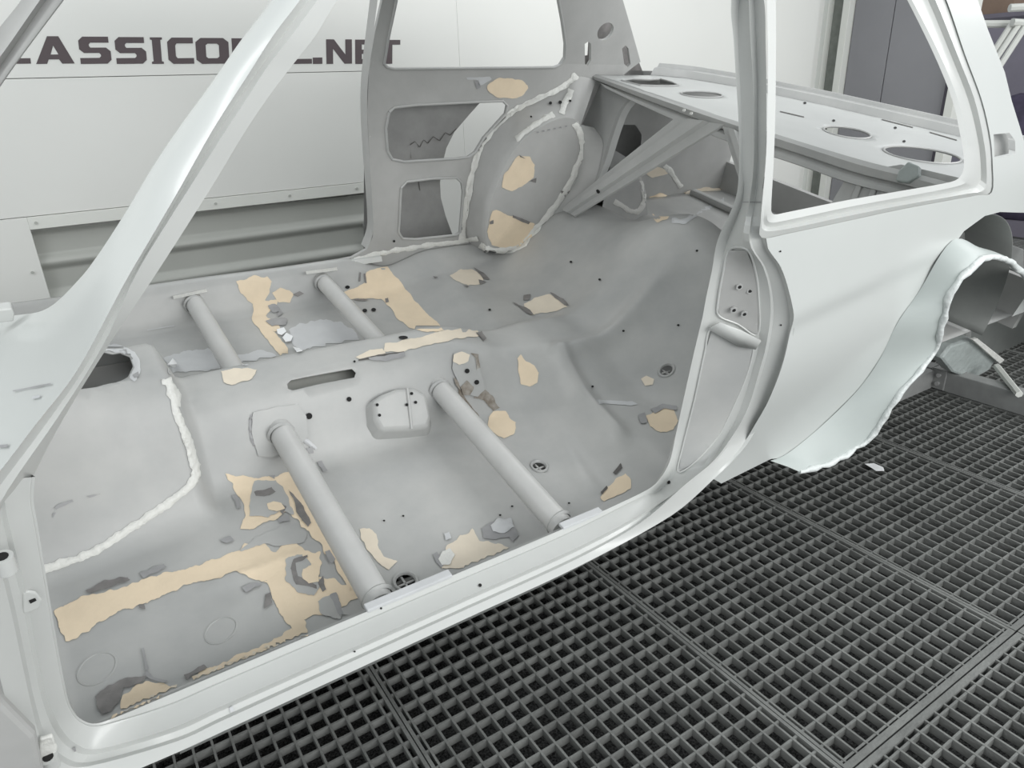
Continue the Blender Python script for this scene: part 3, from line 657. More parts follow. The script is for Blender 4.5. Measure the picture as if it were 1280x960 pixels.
# jagged trim line of old filler on that skin
zig = [(513, 197), (512, 180), (518, 176), (524, 183), (529, 174), (534, 178), (541, 170), (549, 175), (556, 165), (562, 168), (570, 160)]
for a, b in zip(zig[:-1], zig[1:]): patch('trim_line', [(a[0], a[1]), (b[0], b[1]), (b[0], b[1] + 1.3), (a[0] + .6, a[1] + 1.3)], m_crack, ['far_outer_skin'], 0, parent=sk_, off=.003)
patch('skin_seam', [(522, 225), (523, 225), (525, 238), (524, 238)], m_crack, ['far_outer_skin'], 0, parent=sk_, off=.003)
# ------------------------------------------------------------------ far rear wheel tub bulging into the cabin
to = [(604, 318), (585, 300), (584, 255), (592, 210), (606, 176), (635, 144), (668, 124), (704, 111), (722, 96), (745, 100)]
ti = [(606, 312), (604, 290), (606, 262), (614, 236), (628, 203), (646, 176), (670, 157), (700, 145), (718, 146), (726, 156)]
tr_ = [(612, 313), (625, 316), (645, 312), (668, 297), (690, 272), (708, 245), (722, 222), (729, 195), (731, 172), (726, 156)]
RO = [on_y(x, y, FY - .002) for x, y in to]; RI = [on_y(x, y, 1.96) for x, y in ti]; RI2 = [on_y(x + (4 if x < 690 else 0), y + 3, 1.945) for x, y in ti]
RR = [on_y(x, y, 1.945 + .03 * math.sin(math.pi * i / 9)) for i, (x, y) in enumerate(tr_)]
mid = [a * .5 + b * .5 + Vector((0, -.022 * math.sin(math.pi * i / 9), .0)) for i, (a, b) in enumerate(zip(RI2, RR))]
tub = loft('rear_wheel_tub', [RO, [a.lerp(b, .85) for a, b in zip(RO, RI)], RI, RI2, [a.lerp(b, .5) for a, b in zip(RI2, mid)], mid, [a.lerp(b, .5) for a, b in zip(mid, RR)], RR], m_primd, ROOT, 5, 40)
remember(tub)
# ------------------------------------------------------------------ rear seat bulkhead: plane leaning back
BP = Vector((1.68, 1.9, .14)); BN = Vector((1, 0, -.386)).normalized()
def bp(x, y, o=0): return on_pl(x, y, BP, BN) - BN * o
def bprism(name, pts, m, o=0, th=.004, parent=ROOT, bev=0): return prism(name, [bp(x, y, o) for x, y in pts], [bp(x, y, o - th) for x, y in pts], m, parent, bev)
sp_ = [(722, 93), (745, 95), (786, 121), (774, 134), (764, 160), (752, 200), (740, 228), (716, 271), (700, 268), (706, 255), (727, 222), (733, 195), (733, 168), (722, 150), (716, 130)]
bl = bprism('bulkhead_side_plate', sp_, m_prim, -.03, .004)
remember(bl)
loft('plate_fold', [[bp(x, y, o) for x, y in l] for l, o in (([(789, 122), (778, 136), (768, 162), (756, 200), (745, 226)], -.035), ([(784, 121), (773, 135), (763, 161), (751, 200), (740, 226)], -.024), ([(779, 121), (768, 135), (758, 161), (746, 200), (735, 228)], -.029))], m_prim, ROOT, 4, 24)
def channel(name, a0, a1, b0, b1, m, o=.004, dep=.014):
    # a0-a1: one long edge, b0-b1: the other; folded top-hat section
    A0, A1, B0, B1 = Vector((*a0, 0)), Vector((*a1, 0)), Vector((*b0, 0)), Vector((*b1, 0))
    R = []
    for t, h in ((0, 0), (.02, .3), (.26, .3), (.32, 1), (.62, 1), (.68, .3), (.97, .3), (1, 0)):
        p, q = A0.lerp(B0, t), A1.lerp(B1, t); R.append([bp(p.x, p.y, o + dep * h), bp((p.x + q.x) / 2, (p.y + q.y) / 2, o + dep * h), bp(q.x, q.y, o + dep * h)])
    return loft(name, R, m, ROOT, 2, 20)
ch = channel('seat_brace', (706, 262), (846, 150), (722, 272), (911, 158), m_prim, .012, .02)
ch['label'] = 'diagonal folded brace from far wheel tub up to parcel shelf'
def bl2(Y, z, o=0): 
    x = BP.x + (z - BP.z) * .386; return Vector((x, Y, z)) - BN * o
R = []
for t, h in ((0, 0), (.03, .3), (.3, .3), (.36, 1), (.64, 1), (.7, .3), (.97, .3), (1, 0)):
    R.append([bl2(1.46 - t * .09, .565, .012 + .02 * h), bl2(1.20 - t * .09, .36, .012 + .02 * h), bl2(.93 - t * .09, .14, .012 + .02 * h)])
b2 = loft('seat_brace', R, m_prim, ROOT, 2, 20)
for x, y in ((863, 143), (872, 147)): 
    p = bp(x, y, .035); tube('brace_weld', [p, p - BN * .004], .005, m_seal, ch, 10)
# shelf front lip: folded channel running across the car
def lipr(lst, off, z=None): return [bp(x, y, off) for x, y in lst]
L0 = [(742, 93), (800, 113), (860, 133), (925, 154), (1000, 178), (1080, 202), (1140, 217), (1200, 233)]
L1 = [(743, 97), (800, 117), (860, 138), (925, 160), (1000, 184), (1078, 209), (1138, 224), (1198, 240)]
L2 = [(746, 101), (800, 122), (858, 144), (922, 168), (1000, 193), (1072, 217), (1132, 232), (1192, 249)]
L3 = [(752, 105), (800, 127), (856, 150), (920, 174), (998, 200), (1068, 224), (1128, 239), (1188, 256)]
L4 = [(760, 112), (800, 131), (854, 155), (918, 180), (996, 206), (1064, 230), (1124, 245), (1184, 262)]
sl = loft('shelf_front_lip', [lipr(L0, .012), lipr(L1, .02), lipr(L2, .012), lipr(L2, .0), lipr(L3, .012), lipr(L4, .012), lipr(L4, .0)], m_prim, ROOT, 4, 22)
remember(sl)
tr2 = [(x + (16 if 2 < i < 9 else 10), y) for i, (x, y) in enumerate(tr_)]
loft('tub_flange', [RR[2:], [bp(x, y, -.028) for x, y in tr2[2:]]], m_primd, ROOT, 3, 60)
# near side plate with pressed ribs
np_ = [(1060, 216), (1126, 205), (1200, 222), (1215, 262), (1010, 300), (1030, 268)]
nb_ = bprism('bulkhead_side_plate', np_, m_prim, -.004, .004)
for x in (1072, 1092): bprism('plate_rib', [(x, 228), (x + 8, 227), (x - 6, 262), (x - 14, 262)], m_prim, .004, .008, nb_, .003)
rg = bprism('shelf_bracket', [(1128, 218), (1140, 206), (1154, 212), (1153, 224), (1140, 232), (1124, 230)], m_fib, .03, .02, ROOT, .004)
# ------------------------------------------------------------------ parcel shelf
SZs = .592
def sh(l, z=SZs): return [(p.x, p.y) for p in [on_z(x, y, z) for x, y in l]]
fr = [bp(x, y, .010) for x, y in L0]
so = [(p.x, p.y) for p in fr] 
bk = [(2.70, .80), (2.655, 1.15), (2.59, 1.38), (2.52, 1.60), (2.45, 1.74), (2.385, 1.885), (2.265, 2.025), (2.19, 2.068), (2.13, 2.085)]
bk = [q for q in bk if q[1] < 2.09]
so = so + [(max(q[0] for q in bk) + .02, .78)] + bk + [(bk[-1][0] - .02, 2.08), (1.86, 2.08)]
hs = [sh(h) for h in ([(777, 101), (790, 99), (812, 100), (825, 99), (840, 103), (848, 107), (835, 108), (800, 107)], ell(877, 118.5, 26, 3.6, 20, .06), ell(1059, 166, 30, 6, 24, .16), ell(1153, 194, 49, 8.5, 26, .14))]
def zsh(x, y): 
    return SZs + .004 * math.sin((y - .8) * 9) + .010 * sstep(0, .03, x - 2.05)
V, F, _ = cdt(so, hs, .03)
fz = sum(p.z for p in fr) / len(fr)
ps = mesh('parcel_shelf', [(v[0], v[1], SZs + (fz + .004 - SZs) * sstep(1.98, 1.86, v[0]) * 0) for v in V], F, mat('pale shelf primer', (.52, .53, .52), .35, var=.05, vs=5), ROOT, 40, .003, -1)
remember(ps)
for h in hs: tube('speaker_hole_rim', [(x, y, SZs + .001) for x, y in h + [h[0]]], .003, m_prim, ps, 6, False)
bks = bk[::-1]
loft('rear_window_ledge', [[Vector((x + dx, y, z)) for x, y in [(bks[0][0] - .01, 2.09)] + bks + [(bks[-1][0], .76)]] for dx, z in ((0, SZs), (.012, .617), (.03, .622), (.034, .634), (.05, .634), (.06, .56))], m_prim, ROOT, 4, 24)
for a, b in (((998, 121), (1030, 129)), ((1048, 134), (1083, 143)), ((1102, 149), (1141, 159)), ((1162, 165), (1196, 175)), ((975, 139), (1005, 146))):
    patch('shelf_slit', [a, b, (b[0], b[1] + 1.2), (a[0], a[1] + 1.2)], m_crack, ['parcel_shelf'], 0, parent=ps)
for x, y in ((1006, 129), (1119, 160), (1130, 177), (1042, 151)): patch('shelf_hole', ell(x, y, 2, 1.5, 8), m_hole, ['parcel_shelf'], 0, parent=ps)
# ------------------------------------------------------------------ boot: floor, far side, rear panel
V, F, _ = cdt([(1.80, .76), (2.75, .76), (2.75, 2.1), (1.80, 2.1)], [], .04)
def zb(x, y): return .09 + .008 * math.sin(x * 40) * sstep(.9, 1.0, y) * sstep(2.0, 1.9, y) + .05 * sstep(1.9, 1.8, x)
bf = mesh('boot_floor', [(v[0], v[1], zb(*v)) for v in V], F, m_prim, ROOT, 40, .003, 1)
bs_ = [(1.86, .04), (2.75, .04), (2.75, .58), (1.90, .58)]
hb = ff([(768, 165), (778, 156), (794, 156), (802, 168), (801, 185), (795, 198), (780, 204), (768, 200), (762, 185)], 2.1)
V, F, _ = cdt(bs_, [hb], .04); bi = mesh('boot_side', [(v[0], 2.10, v[1]) for v in V], F, m_primd, ROOT, 40)
box('boot_rear_panel', (2.73, .74, .05), (2.76, 2.12, .22), m_primd, ROOT)
box('rear_crossmember', (2.50, .78, .09), (2.54, 2.08, .12), m_prim, ROOT, .01)
for y in (1.15, 1.5): box('boot_rail', (1.95, y, .09), (2.6, y + .045, .125), m_prim, ROOT, .006)
# far tub continuing in the boot
tb_ = []
for Y, R in ((2.1, .37), (1.98, .36), (1.92, .31), (1.90, .15)):
    tb_.append([Vector((1.78 + .02 + R * math.cos(t), Y, .0 + R * math.sin(t))) for t in [math.pi * (.0 + .46 * i / 10) for i in range(11)]])
btub = loft('boot_wheel_tub', tb_, m_prim, ROOT, 3, 50); remember(bf, bi, btub)
BT = ['boot_floor', 'boot_side', 'boot_wheel_tub', 'floor_pan']
# ------------------------------------------------------------------ roof
rf = []
for y, z in ((.80, 1.02), (.82, 1.055), (.95, 1.085), (1.2, 1.10), (1.42, 1.105), (1.64, 1.10), (1.9, 1.085), (2.0, 1.055), (2.03, 1.02)):
    rf.append([Vector((x, y, z - d)) for x, d in ((.40, .03), (.46, .006), (.8, 0), (1.2, 0), (1.55, .01), (1.66, .04))])
roof = loft('roof_panel', rf, m_white, ROOT, 3, 60, .02, -1)
# ------------------------------------------------------------------ seat box bracket on the tunnel
bxp = [(456, 507), (470, 497), (490, 489), (516, 487), (534, 497), (540, 530), (537, 545), (512, 548), (468, 551), (458, 534)]
def tun(x, y, lift): 
    q = march(x, y, FH); return q + Vector((0, -lift * .75, lift * .65))
base = [tun(x, y, -.004) for x, y in bxp]; c = sum(base, Vector()) / len(base)
top = [tun(x, y, -.0) + Vector((0, -.018, .03)) + (c - tun(x, y, 0)) * .17 for x, y in bxp]
n = len(base); vs = base + top; fs = [(i, (i + 1) % n, n + (i + 1) % n, n + i) for i in range(n)] + [tuple(range(n, 2 * n))]
sb = mesh('seat_mount_box', vs, fs, m_prim, ROOT, 35); q = sb.modifiers.new('b', 'BEVEL'); q.width = .009; q.segments = 3
remember(sb)
rb = [top[i] + Vector((0, -.001, .001)) for i in (3, 7)]
tube('pressed_rib', [top[2].lerp(top[3], .6), (top[2].lerp(top[3], .6) + top[7]) / 2 + Vector((0, -.001, .002)), top[7]], .004, m_prim, sb, 8)
SB = ['floor_pan', 'seat_mount_box']
for x, y in ((471, 506), (474, 519), (508, 506), (514, 492), (519, 503)): patch('bolt_hole', ell(x, y, 2, 2, 10), m_hole, SB, 0, parent=sb, off=.003)
ypoly('boot_side_drop', [(1186, 415), (1194, 372), (1222, 342), (1262, 336), (1320, 360), (1320, 425), (1256, 449), (1224, 436), (1190, 445)], .90, .02, m_glass)
# ------------------------------------------------------------------ trolley under the tail
tl = bpy.data.objects.new('body_trolley', None); COL.objects.link(tl); tl.location = (2.68, 1.25, 0)
tag(tl, 'grey steel trolley frame standing on the grating under the tail of the car', 'trolley')
def tb(name, lo, hi, m=m_beam, bev=.003): return box(name, [a - b for a, b in zip(lo, (2.68, 1.25, 0))], [a - b for a, b in zip(hi, (2.68, 1.25, 0))], m, tl, bev)
tb('cross_beam', (2.68, .30, .0), (2.74, 1.25, .078)); tb('side_beam', (1.7, 1.235, .0), (2.675, 1.285, .075)); tb('side_beam', (1.7, 1.9, .0), (2.675, 1.95, .075)); tb('cross_beam', (2.68, 1.251, .0), (2.74, 1.95, .078))
ep = tb('end_plate', (2.672, 1.19, .004), (2.68, 1.245, .085))
for z in (.028, .062): tube('beam_bolt', [(-.008, -.035, z), (-.016, -.035, z)], .008, m_galv, tl, 8)
p0 = wld(1246, 458, 2, .10); p1 = wld(1274, 493, 2, .085)
tube('brace_strip', [p0 - Vector((2.68, 1.25, 0)), p1 - Vector((2.68, 1.25, 0))], .012, m_wall2, tl, 6)
# ------------------------------------------------------------------ loose scraps
def scrap(name, pts, target, label, cat, group=None):
    P = []
    for x, y in pts:
        if target == 'grate': P.append(wld(x, y, 2, .003) + Vector((0, 0, random.uniform(0, .004))))
        else: q = march(x, y, FH); P.append(ROOTLOC + RC @ (q + Vector((0, -.001, .004 + random.uniform(0, .004)))))
    o = mesh(name, P, [tuple(range(len(P)))], m_paper, None); s = o.modifiers.new('s', 'SOLIDIFY'); s.thickness = .0012
    tag(o, label, cat, group); return o
g = 'white scraps lying in the far footwell'
scrap('masking_scrap', [(210, 459), (216, 450), (222, 457), (218, 463)], 'f', 'white torn scrap beside the gear lever hole side of the far footwell', 'scrap', g)
scrap('masking_scrap', [(346, 414), (355, 412), (358, 417), (352, 421), (347, 419)], 'f', 'topmost white scrap between the two far cross tubes', 'scrap', g)
scrap('masking_scrap', [(353, 424), (358, 418), (366, 422), (364, 428), (357, 430)], 'f', 'middle white square scrap between the two far cross tubes', 'scrap', g)
scrap('masking_scrap', [(366, 435), (374, 437), (378, 441), (371, 442)], 'f', 'lowest white sliver scrap between the two far cross tubes', 'scrap', g)
scrap('filler_flake', [(1081, 581), (1092, 580), (1104, 585), (1105, 590), (1095, 589), (1088, 585)], 'grate', 'white flake lying on the dark grating below the flared arch', 'flake')
# ------------------------------------------------------------------ filler, sealer, scuffs on the sheet metal
fl_ = lambda name, poly, m, amp=3.0, **k: patch(name, poly, m, SB, amp, parent=floor_pan, **k)
F1 = 'filler_patch'
fl_(F1, [(66, 765), (90, 752), (112, 744), (150, 735), (190, 722), (235, 710), (262, 700), (300, 688), (306, 680), (330, 681), (345, 690), (352, 684), (370, 678), (382, 690), (400, 690), (402, 705), (398, 722), (412, 722), (440, 735), (447, 748), (420, 765), (396, 770), (380, 775), (385, 800), (355, 805), (335, 812), (290, 832), (245, 852), (240, 846), (270, 832), (310, 815), (345, 800), (362, 785), (345, 755), (332, 730), (320, 726), (305, 718), (290, 716), (262, 725), (225, 736), (190, 752), (165, 760), (130, 775), (100, 795), (82, 802), (72, 785)], m_fill, 4)
fl_(F1, [(122, 910), (140, 898), (150, 886), (152, 872), (170, 858), (182, 852), (205, 854), (218, 862), (200, 875), (185, 884), (160, 897), (142, 911)], m_fill, 3)
fl_(F1, [(218, 858), (240, 848), (262, 838), (300, 822), (330, 808), (348, 806), (330, 818), (280, 838), (235, 856), (185, 880), (182, 872)], m_fillp, 2)
fl_(F1, [(282, 592), (300, 596), (340, 597), (372, 588), (386, 615), (398, 640), (420, 680), (452, 740), (440, 748), (415, 700), (395, 675), (375, 655), (360, 640), (350, 648), (330, 652), (318, 660), (300, 662), (308, 645), (302, 625), (290, 608)], m_fill, 4)
fl_('sanded_area', [(318, 602), (345, 600), (362, 625), (368, 645), (350, 640), (335, 648), (312, 646), (314, 622)], m_prim, 3, off=.0024)
fl_(F1, [(334, 631), (342, 628), (352, 630), (356, 637), (346, 641), (336, 638)], m_fill, 1, off=.0036)
fl_('sanded_area', [(358, 700), (378, 692), (390, 705), (402, 735), (392, 745), (372, 742), (356, 722)], m_prim, 4, off=.0024)
fl_(F1, [(378, 712), (390, 708), (400, 716), (398, 728), (386, 731), (379, 724)], m_fill, 2, off=.0036)
fl_('sanded_area', [(396, 752), (418, 742), (428, 760), (440, 775), (415, 775), (400, 768)], m_prim, 3, off=.0024)
fl_('sanded_area', [(300, 690), (320, 672), (360, 655), (385, 665), (380, 678), (350, 684), (330, 680)], m_prim, 2, off=.0018)
for pl_ in ([(318, 616), (340, 609), (345, 616), (330, 621), (320, 621)], [(290, 620), (297, 619), (302, 636), (296, 638)], [(352, 630), (358, 634), (354, 645), (350, 640)], [(108, 740), (130, 728), (160, 722), (163, 726), (140, 735), (115, 742)], [(175, 718), (205, 706), (210, 710), (180, 723)],
            [(366, 700), (385, 694), (386, 698), (370, 705), (372, 722), (396, 732), (396, 737), (370, 732), (362, 712)], [(283, 681), (292, 676), (288, 672), (275, 676)], [(302, 735), (335, 726), (325, 733), (308, 741)], [(332, 745), (338, 742), (340, 755), (330, 762)],
            [(120, 872), (135, 858), (160, 848), (184, 846), (176, 855), (155, 862), (148, 878), (140, 890), (128, 895), (122, 884)], [(172, 758), (180, 757), (181, 762), (174, 762)], [(404, 690), (415, 705), (420, 700), (412, 688)], [(413, 745), (420, 742), (430, 768), (424, 772)], [(230, 845), (255, 832), (258, 836), (235, 850)], [(360, 612), (368, 618), (390, 655), (385, 660), (372, 640)], [(386, 625), (392, 624), (412, 660), (406, 664)], [(345, 650), (360, 645), (362, 652), (348, 655)], [(398, 730), (404, 720), (408, 738), (403, 742)]):
    fl_('bare_metal_spot', pl_, m_scuff_shade if random.random() < .45 else m_sand, 2.2, sp=3, off=.003)
fl_('bare_metal_spot', [(177, 812), (180, 811), (186, 836), (183, 842)], m_sand, 1, off=.003)
fl_('bare_metal_spot', [(183, 838), (192, 848), (210, 852), (205, 855), (188, 850), (181, 844)], m_sand, 1, off=.003)
for c_ in ((121, 836, 27, 17), (276, 788, 22, 14)):
    o_ = ell(c_[0], c_[1], c_[2], c_[3], 26, -.6); i_ = ell(c_[0], c_[1], c_[2] * .93, c_[3] * .93, 26, -.6)
    tube('pressed_ring', [march(x, y, FH) + Vector((0, 0, -.0008)) for x, y in o_ + [o_[0]]], .0024, m_prim, floor_pan, 6, False)
# near floor, right of the first tube
fl_(F1, [(450, 662), (462, 660), (470, 668), (472, 682), (480, 696), (496, 702), (486, 712), (472, 705), (460, 688), (452, 676)], m_fillp, 2)
fl_(F1, [(548, 700), (560, 682), (582, 668), (590, 662), (600, 676), (630, 682), (640, 686), (618, 698), (590, 708), (565, 712), (552, 712)], m_fillp, 3)
fl_(F1, [(553, 690), (562, 687), (568, 694), (562, 706), (552, 708), (548, 700)], m_seal, 2, off=.003)
fl_('bare_metal_spot', [(602, 662), (612, 655), (628, 648), (646, 662), (648, 670), (640, 680), (636, 672), (620, 676), (604, 674)], m_sand, 2, off=.0024)
fl_('sealer_blob', [(612, 658), (622, 650), (638, 650), (643, 660), (630, 668), (616, 666)], m_pale, 2, off=.004, lift=.003)
fl_('bare_metal_spot', [(541, 694), (546, 690), (556, 705), (552, 710), (545, 704)], m_sand, 1, off=.0024)
fl_('sealer_blob', [(554, 668), (562, 665), (564, 674), (557, 676)], m_pale, 2, off=.003)
for x, y in ((480, 652), (504, 646), (640, 634), (697, 634), (711, 630), (625, 645)): fl_('pin_hole', ell(x, y, 1.6, 1.2, 8), m_hole, 0, off=.003)
# rear floor
fl_(F1, [(646, 448), (651, 444), (657, 452), (668, 457), (674, 466), (671, 478), (662, 483), (651, 480), (648, 466)], m_fill, 1.5)
fl_(F1, [(610, 522), (616, 514), (632, 514), (636, 522), (645, 528), (642, 544), (630, 548), (616, 540), (611, 532)], m_fill, 2)
fl_(F1, [(801, 474), (808, 470), (818, 474), (816, 481), (806, 483)], m_fillp, 1)
fl_(F1, [(808, 520), (826, 510), (842, 512), (848, 526), (842, 538), (826, 541), (812, 534)], m_fill, 2)
for q_ in ([(797, 520), (806, 516), (808, 528), (800, 531)], [(812, 512), (828, 506), (846, 508), (846, 513), (830, 512), (818, 518)]): fl_('bare_metal_spot', q_, m_sand, 2, off=.003)
fl_(F1, [(751, 622), (757, 612), (770, 598), (782, 592), (788, 600), (789, 612), (770, 620), (755, 628)], m_fill, 2)
for q_ in ([(750, 616), (758, 608), (760, 611), (752, 619)], [(766, 592), (776, 580), (778, 586), (770, 594)]): fl_('bare_metal_spot', q_, m_crack, 1, off=.003)
fl_(F1, [(655, 380), (668, 372), (688, 368), (700, 374), (710, 384), (690, 390), (665, 394), (658, 390)], m_fillp, 2)
for q_ in ([(654, 384), (662, 388), (668, 395), (660, 393), (640, 378)], [(655, 370), (664, 368), (662, 376), (654, 376)], [(688, 366), (705, 374), (712, 383), (706, 382), (694, 373)]): fl_('bare_metal_spot', q_, m_scuff_shade, 1.2, off=.003)
fl_(F1, [(562, 345), (576, 336), (590, 338), (606, 346), (602, 355), (585, 358), (572, 352)], m_fillp, 2.5)
for q_ in ([(592, 335), (605, 342), (612, 350), (604, 349)], [(598, 350), (608, 353), (600, 356)], [(578, 357), (586, 358), (584, 360)], [(541, 346), (548, 347), (544, 349)]): fl_('bare_metal_spot', q_, m_scuff_shade, 1, off=.003)
for x, y in ((750, 350), (848, 407), (714, 328), (612, 388), (740, 484), (871, 314), (779, 414)): fl_('pin_hole', ell(x, y, 1.7, 1.4, 10), m_hole, 0, off=.003)
fl_('raised_seam', [(745, 500), (790, 502), (800, 506), (788, 507), (748, 505)], m_pale, 1, off=.001)
# tunnel top and far floor
fl_(F1, [(330, 438), (360, 432), (420, 424), (480, 428), (520, 418), (560, 412), (592, 412), (596, 418), (560, 428), (500, 438), (470, 442), (500, 436)], m_fillp, 2) if 0 else None
fl_(F1, [(445, 447), (462, 438), (478, 436), (482, 442), (466, 447), (450, 449)], m_fillp, 1)
fl_(F1, [(482, 430), (510, 425), (545, 416), (580, 411), (596, 414), (600, 420), (570, 424), (535, 432), (500, 440), (480, 440)], m_fillp, 2, off=.0014)
fl_(F1, [(276, 464), (300, 461), (322, 462), (316, 474), (290, 481), (280, 478)], m_fillp, 2)
fl_('bare_metal_spot', [(460, 448), (480, 446), (506, 441), (506, 446), (480, 452), (462, 451)], m_sand, 1, off=.003)
fl_('bare_metal_spot', [(590, 410), (600, 413), (608, 424), (604, 427), (596, 418)], m_scuff_shade, 1, off=.003)
for x, y, r_ in ((386, 520, 4), (436, 499, 3), (443, 453, 1.5), (373, 522, 1.5)): fl_('bolt_hole', ell(x, y, r_, r_, 14), m_hole, 0, off=.003, sp=2)
fl_('seam_sealer_line', [(448, 452), (448, 450), (472, 444), (505, 440), (505, 442), (474, 447)], m_crack, .5, off=.002)
# far footwell
fl_(F1, [(296, 352), (312, 346), (334, 345), (340, 352), (336, 366), (332, 375), (346, 376), (340, 385), (334, 395), (344, 402), (352, 412), (340, 414), (352, 424), (360, 440), (362, 448), (350, 446), (338, 430), (326, 415), (318, 405), (314, 395), (316, 380), (308, 372), (300, 366)], m_fill, 3)
fl_(F1, [(340, 366), (350, 360), (362, 362), (368, 368), (362, 378), (348, 378)], m_fill, 1.5)
fl_('bare_metal_spot', [(366, 368), (374, 364), (380, 367), (372, 371)], m_scuff_shade, 1, off=.003)
for q_ in ([(334, 382), (344, 379), (350, 388), (342, 391), (337, 388)], [(332, 402), (344, 398), (358, 400), (356, 406), (340, 409)], [(349, 384), (353, 392), (347, 396)]): fl_('bare_metal_spot', q_, m_sand, 2, off=.003)
fl_(F1, [(430, 365), (448, 358), (456, 352), (458, 340), (470, 335), (484, 334), (494, 345), (505, 358), (515, 372), (528, 386), (545, 402), (556, 414), (535, 416), (512, 410), (500, 402), (488, 385), (476, 374), (460, 374), (435, 374)], m_fill, 2)
for q_ in ([(454, 342), (456, 342), (458, 354), (456, 354)], [(449, 340), (451, 341), (450, 352), (448, 352)], [(481, 374), (485, 373), (486, 378), (482, 379)], [(438, 375), (455, 374), (462, 376), (455, 377)]): fl_('bare_metal_spot', q_, m_scuff_shade, .6, off=.003)
for x, y in ((434, 359), (456, 389), (467, 388), (504, 423)): fl_('bolt_hole', ell(x, y, 3 if y != 423 else 6, 2.2, 12), m_hole, 0, off=.003, sp=2)
fl_('pale_rub', [(360, 412), (385, 402), (420, 400), (440, 410), (452, 425), (430, 432), (400, 438), (375, 440), (364, 428)], m_pale, 5, off=.001)
fl_('pale_rub', [(205, 448), (230, 440), (262, 436), (285, 452), (280, 462), (240, 466), (212, 466)], m_pale, 4, off=.001)
fl_('pale_rub', [(296, 446), (330, 436), (345, 445), (320, 455), (300, 458)], m_pale, 3, off=.001)
fl_('faint_scribe', [(184, 412), (218, 407), (218, 408), (184, 413.4)], m_pale, 0, off=.002)
for x0 in (318, 330): pass
# lever hole rim: pale worn edge
bead([(97, 452), (116, 438), (135, 435), (155, 438), (168, 448), (172, 462), (165, 475)], 9, m_pale, FP, 2, .001, floor_pan, 'worn_rim')
for q_ in ([(150, 440), (158, 438), (160, 443), (154, 445)], [(166, 470), (173, 466), (174, 472), (168, 474)]): fl_('bare_metal_spot', q_, m_sand, 1, off=.003)
# sealer beads on the floor
bead([(208, 473), (214, 490), (222, 520), (232, 545), (240, 570), (244, 590), (238, 605), (220, 622), (190, 642), (160, 662), (120, 688), (85, 702), (50, 712)], 10, m_seal, FP, 2.5, .003, floor_pan)
bead([(203, 478), (214, 480), (222, 495), (222, 508)], 6, m_seal, FP, 2.5, .003, floor_pan)
# plates welded round the tube ends on the tunnel side
pp = [(316, 515), (350, 508), (372, 505), (382, 520), (385, 545), (372, 560), (340, 572), (322, 570), (314, 540)]
fl_('tube_base_plate', pp, m_prim, 1, off=.004, sp=3)
bead([(314, 522), (340, 512), (372, 506)], 3, m_pale, FP, 1.5, .003, floor_pan, 'weld_bead'); bead([(314, 518), (313, 540), (318, 556)], 3, m_sand, FP, 2, .003, floor_pan, 'weld_bead')
bead([(375, 545), (388, 555), (396, 562)], 5, m_pale, FP, 2.5, .003, floor_pan, 'weld_bead')
for q_ in ([(382, 560), (390, 558), (391, 566), (384, 567)], [(396, 578), (402, 576), (410, 590), (404, 592)], [(336, 595), (344, 594), (343, 600)]): fl_('bare_metal_spot', q_, m_sand, 1.5, off=.004)
# scorched mounting plate by the second tube
fl_('mount_plate', [(566, 442), (580, 438), (594, 444), (600, 465), (605, 488), (596, 496), (582, 492), (572, 480), (564, 460)], m_prim, 1, off=.005, sp=3)
fl_(F1, [(566, 444), (576, 440), (586, 444), (584, 452), (572, 456), (565, 452)], m_fillp, 1.5, off=.0065)
for q_ in ([(586, 442), (596, 444), (599, 460), (594, 462), (592, 448)], [(566, 472), (572, 478), (574, 488), (568, 480)], [(574, 484), (582, 476), (590, 484), (586, 494), (578, 494)]): fl_('scorch_mark', q_, m_scorch, 1.5, off=.0068)
fl_('scorch_mark', [(568, 474), (574, 484), (582, 500), (598, 520), (600, 530), (590, 522), (576, 500)], m_scorch, 1.5, off=.0025)
fl_('scorch_mark', [(600, 484), (610, 490), (625, 510), (616, 514), (604, 500), (592, 498)], m_scorch, 2.5, off=.0015)
for x, y, r_ in ((582, 464, 3), (594, 478, 3)): fl_('bolt_hole', ell(x, y, r_, r_, 12), m_hole, 0, off=.008, sp=2)
# sill details
DF = ['door_frame']
for x, y, r_ in ((600, 732, 2.2), (443, 814, 1.5), (476, 760, 1.5), (836, 603, 2.4)): patch('drain_hole', ell(x, y, r_, r_, 10), m_hole, DF, 0, parent=fr_)
patch('pinch_dent', [(286, 884), (290, 881), (293, 889), (288, 892)], m_pale, DF, .6, parent=fr_, off=.001, lift=.003)
patch('bare_metal_spot', [(90, 934), (94, 932), (95, 938), (92, 940)], m_sand, DF, .5, parent=fr_)
# door post small features
for x, y in ((976, 406), (975, 314)): patch('pin_hole', ell(x, y, 1.1, 1.3, 8), m_hole, ['quarter_panel', 'door_frame'], 0)
patch('panel_joint', [(929, 252), (964, 252), (964, 253.2), (929, 253.2)], m_sand, DF, 0, parent=fr_)
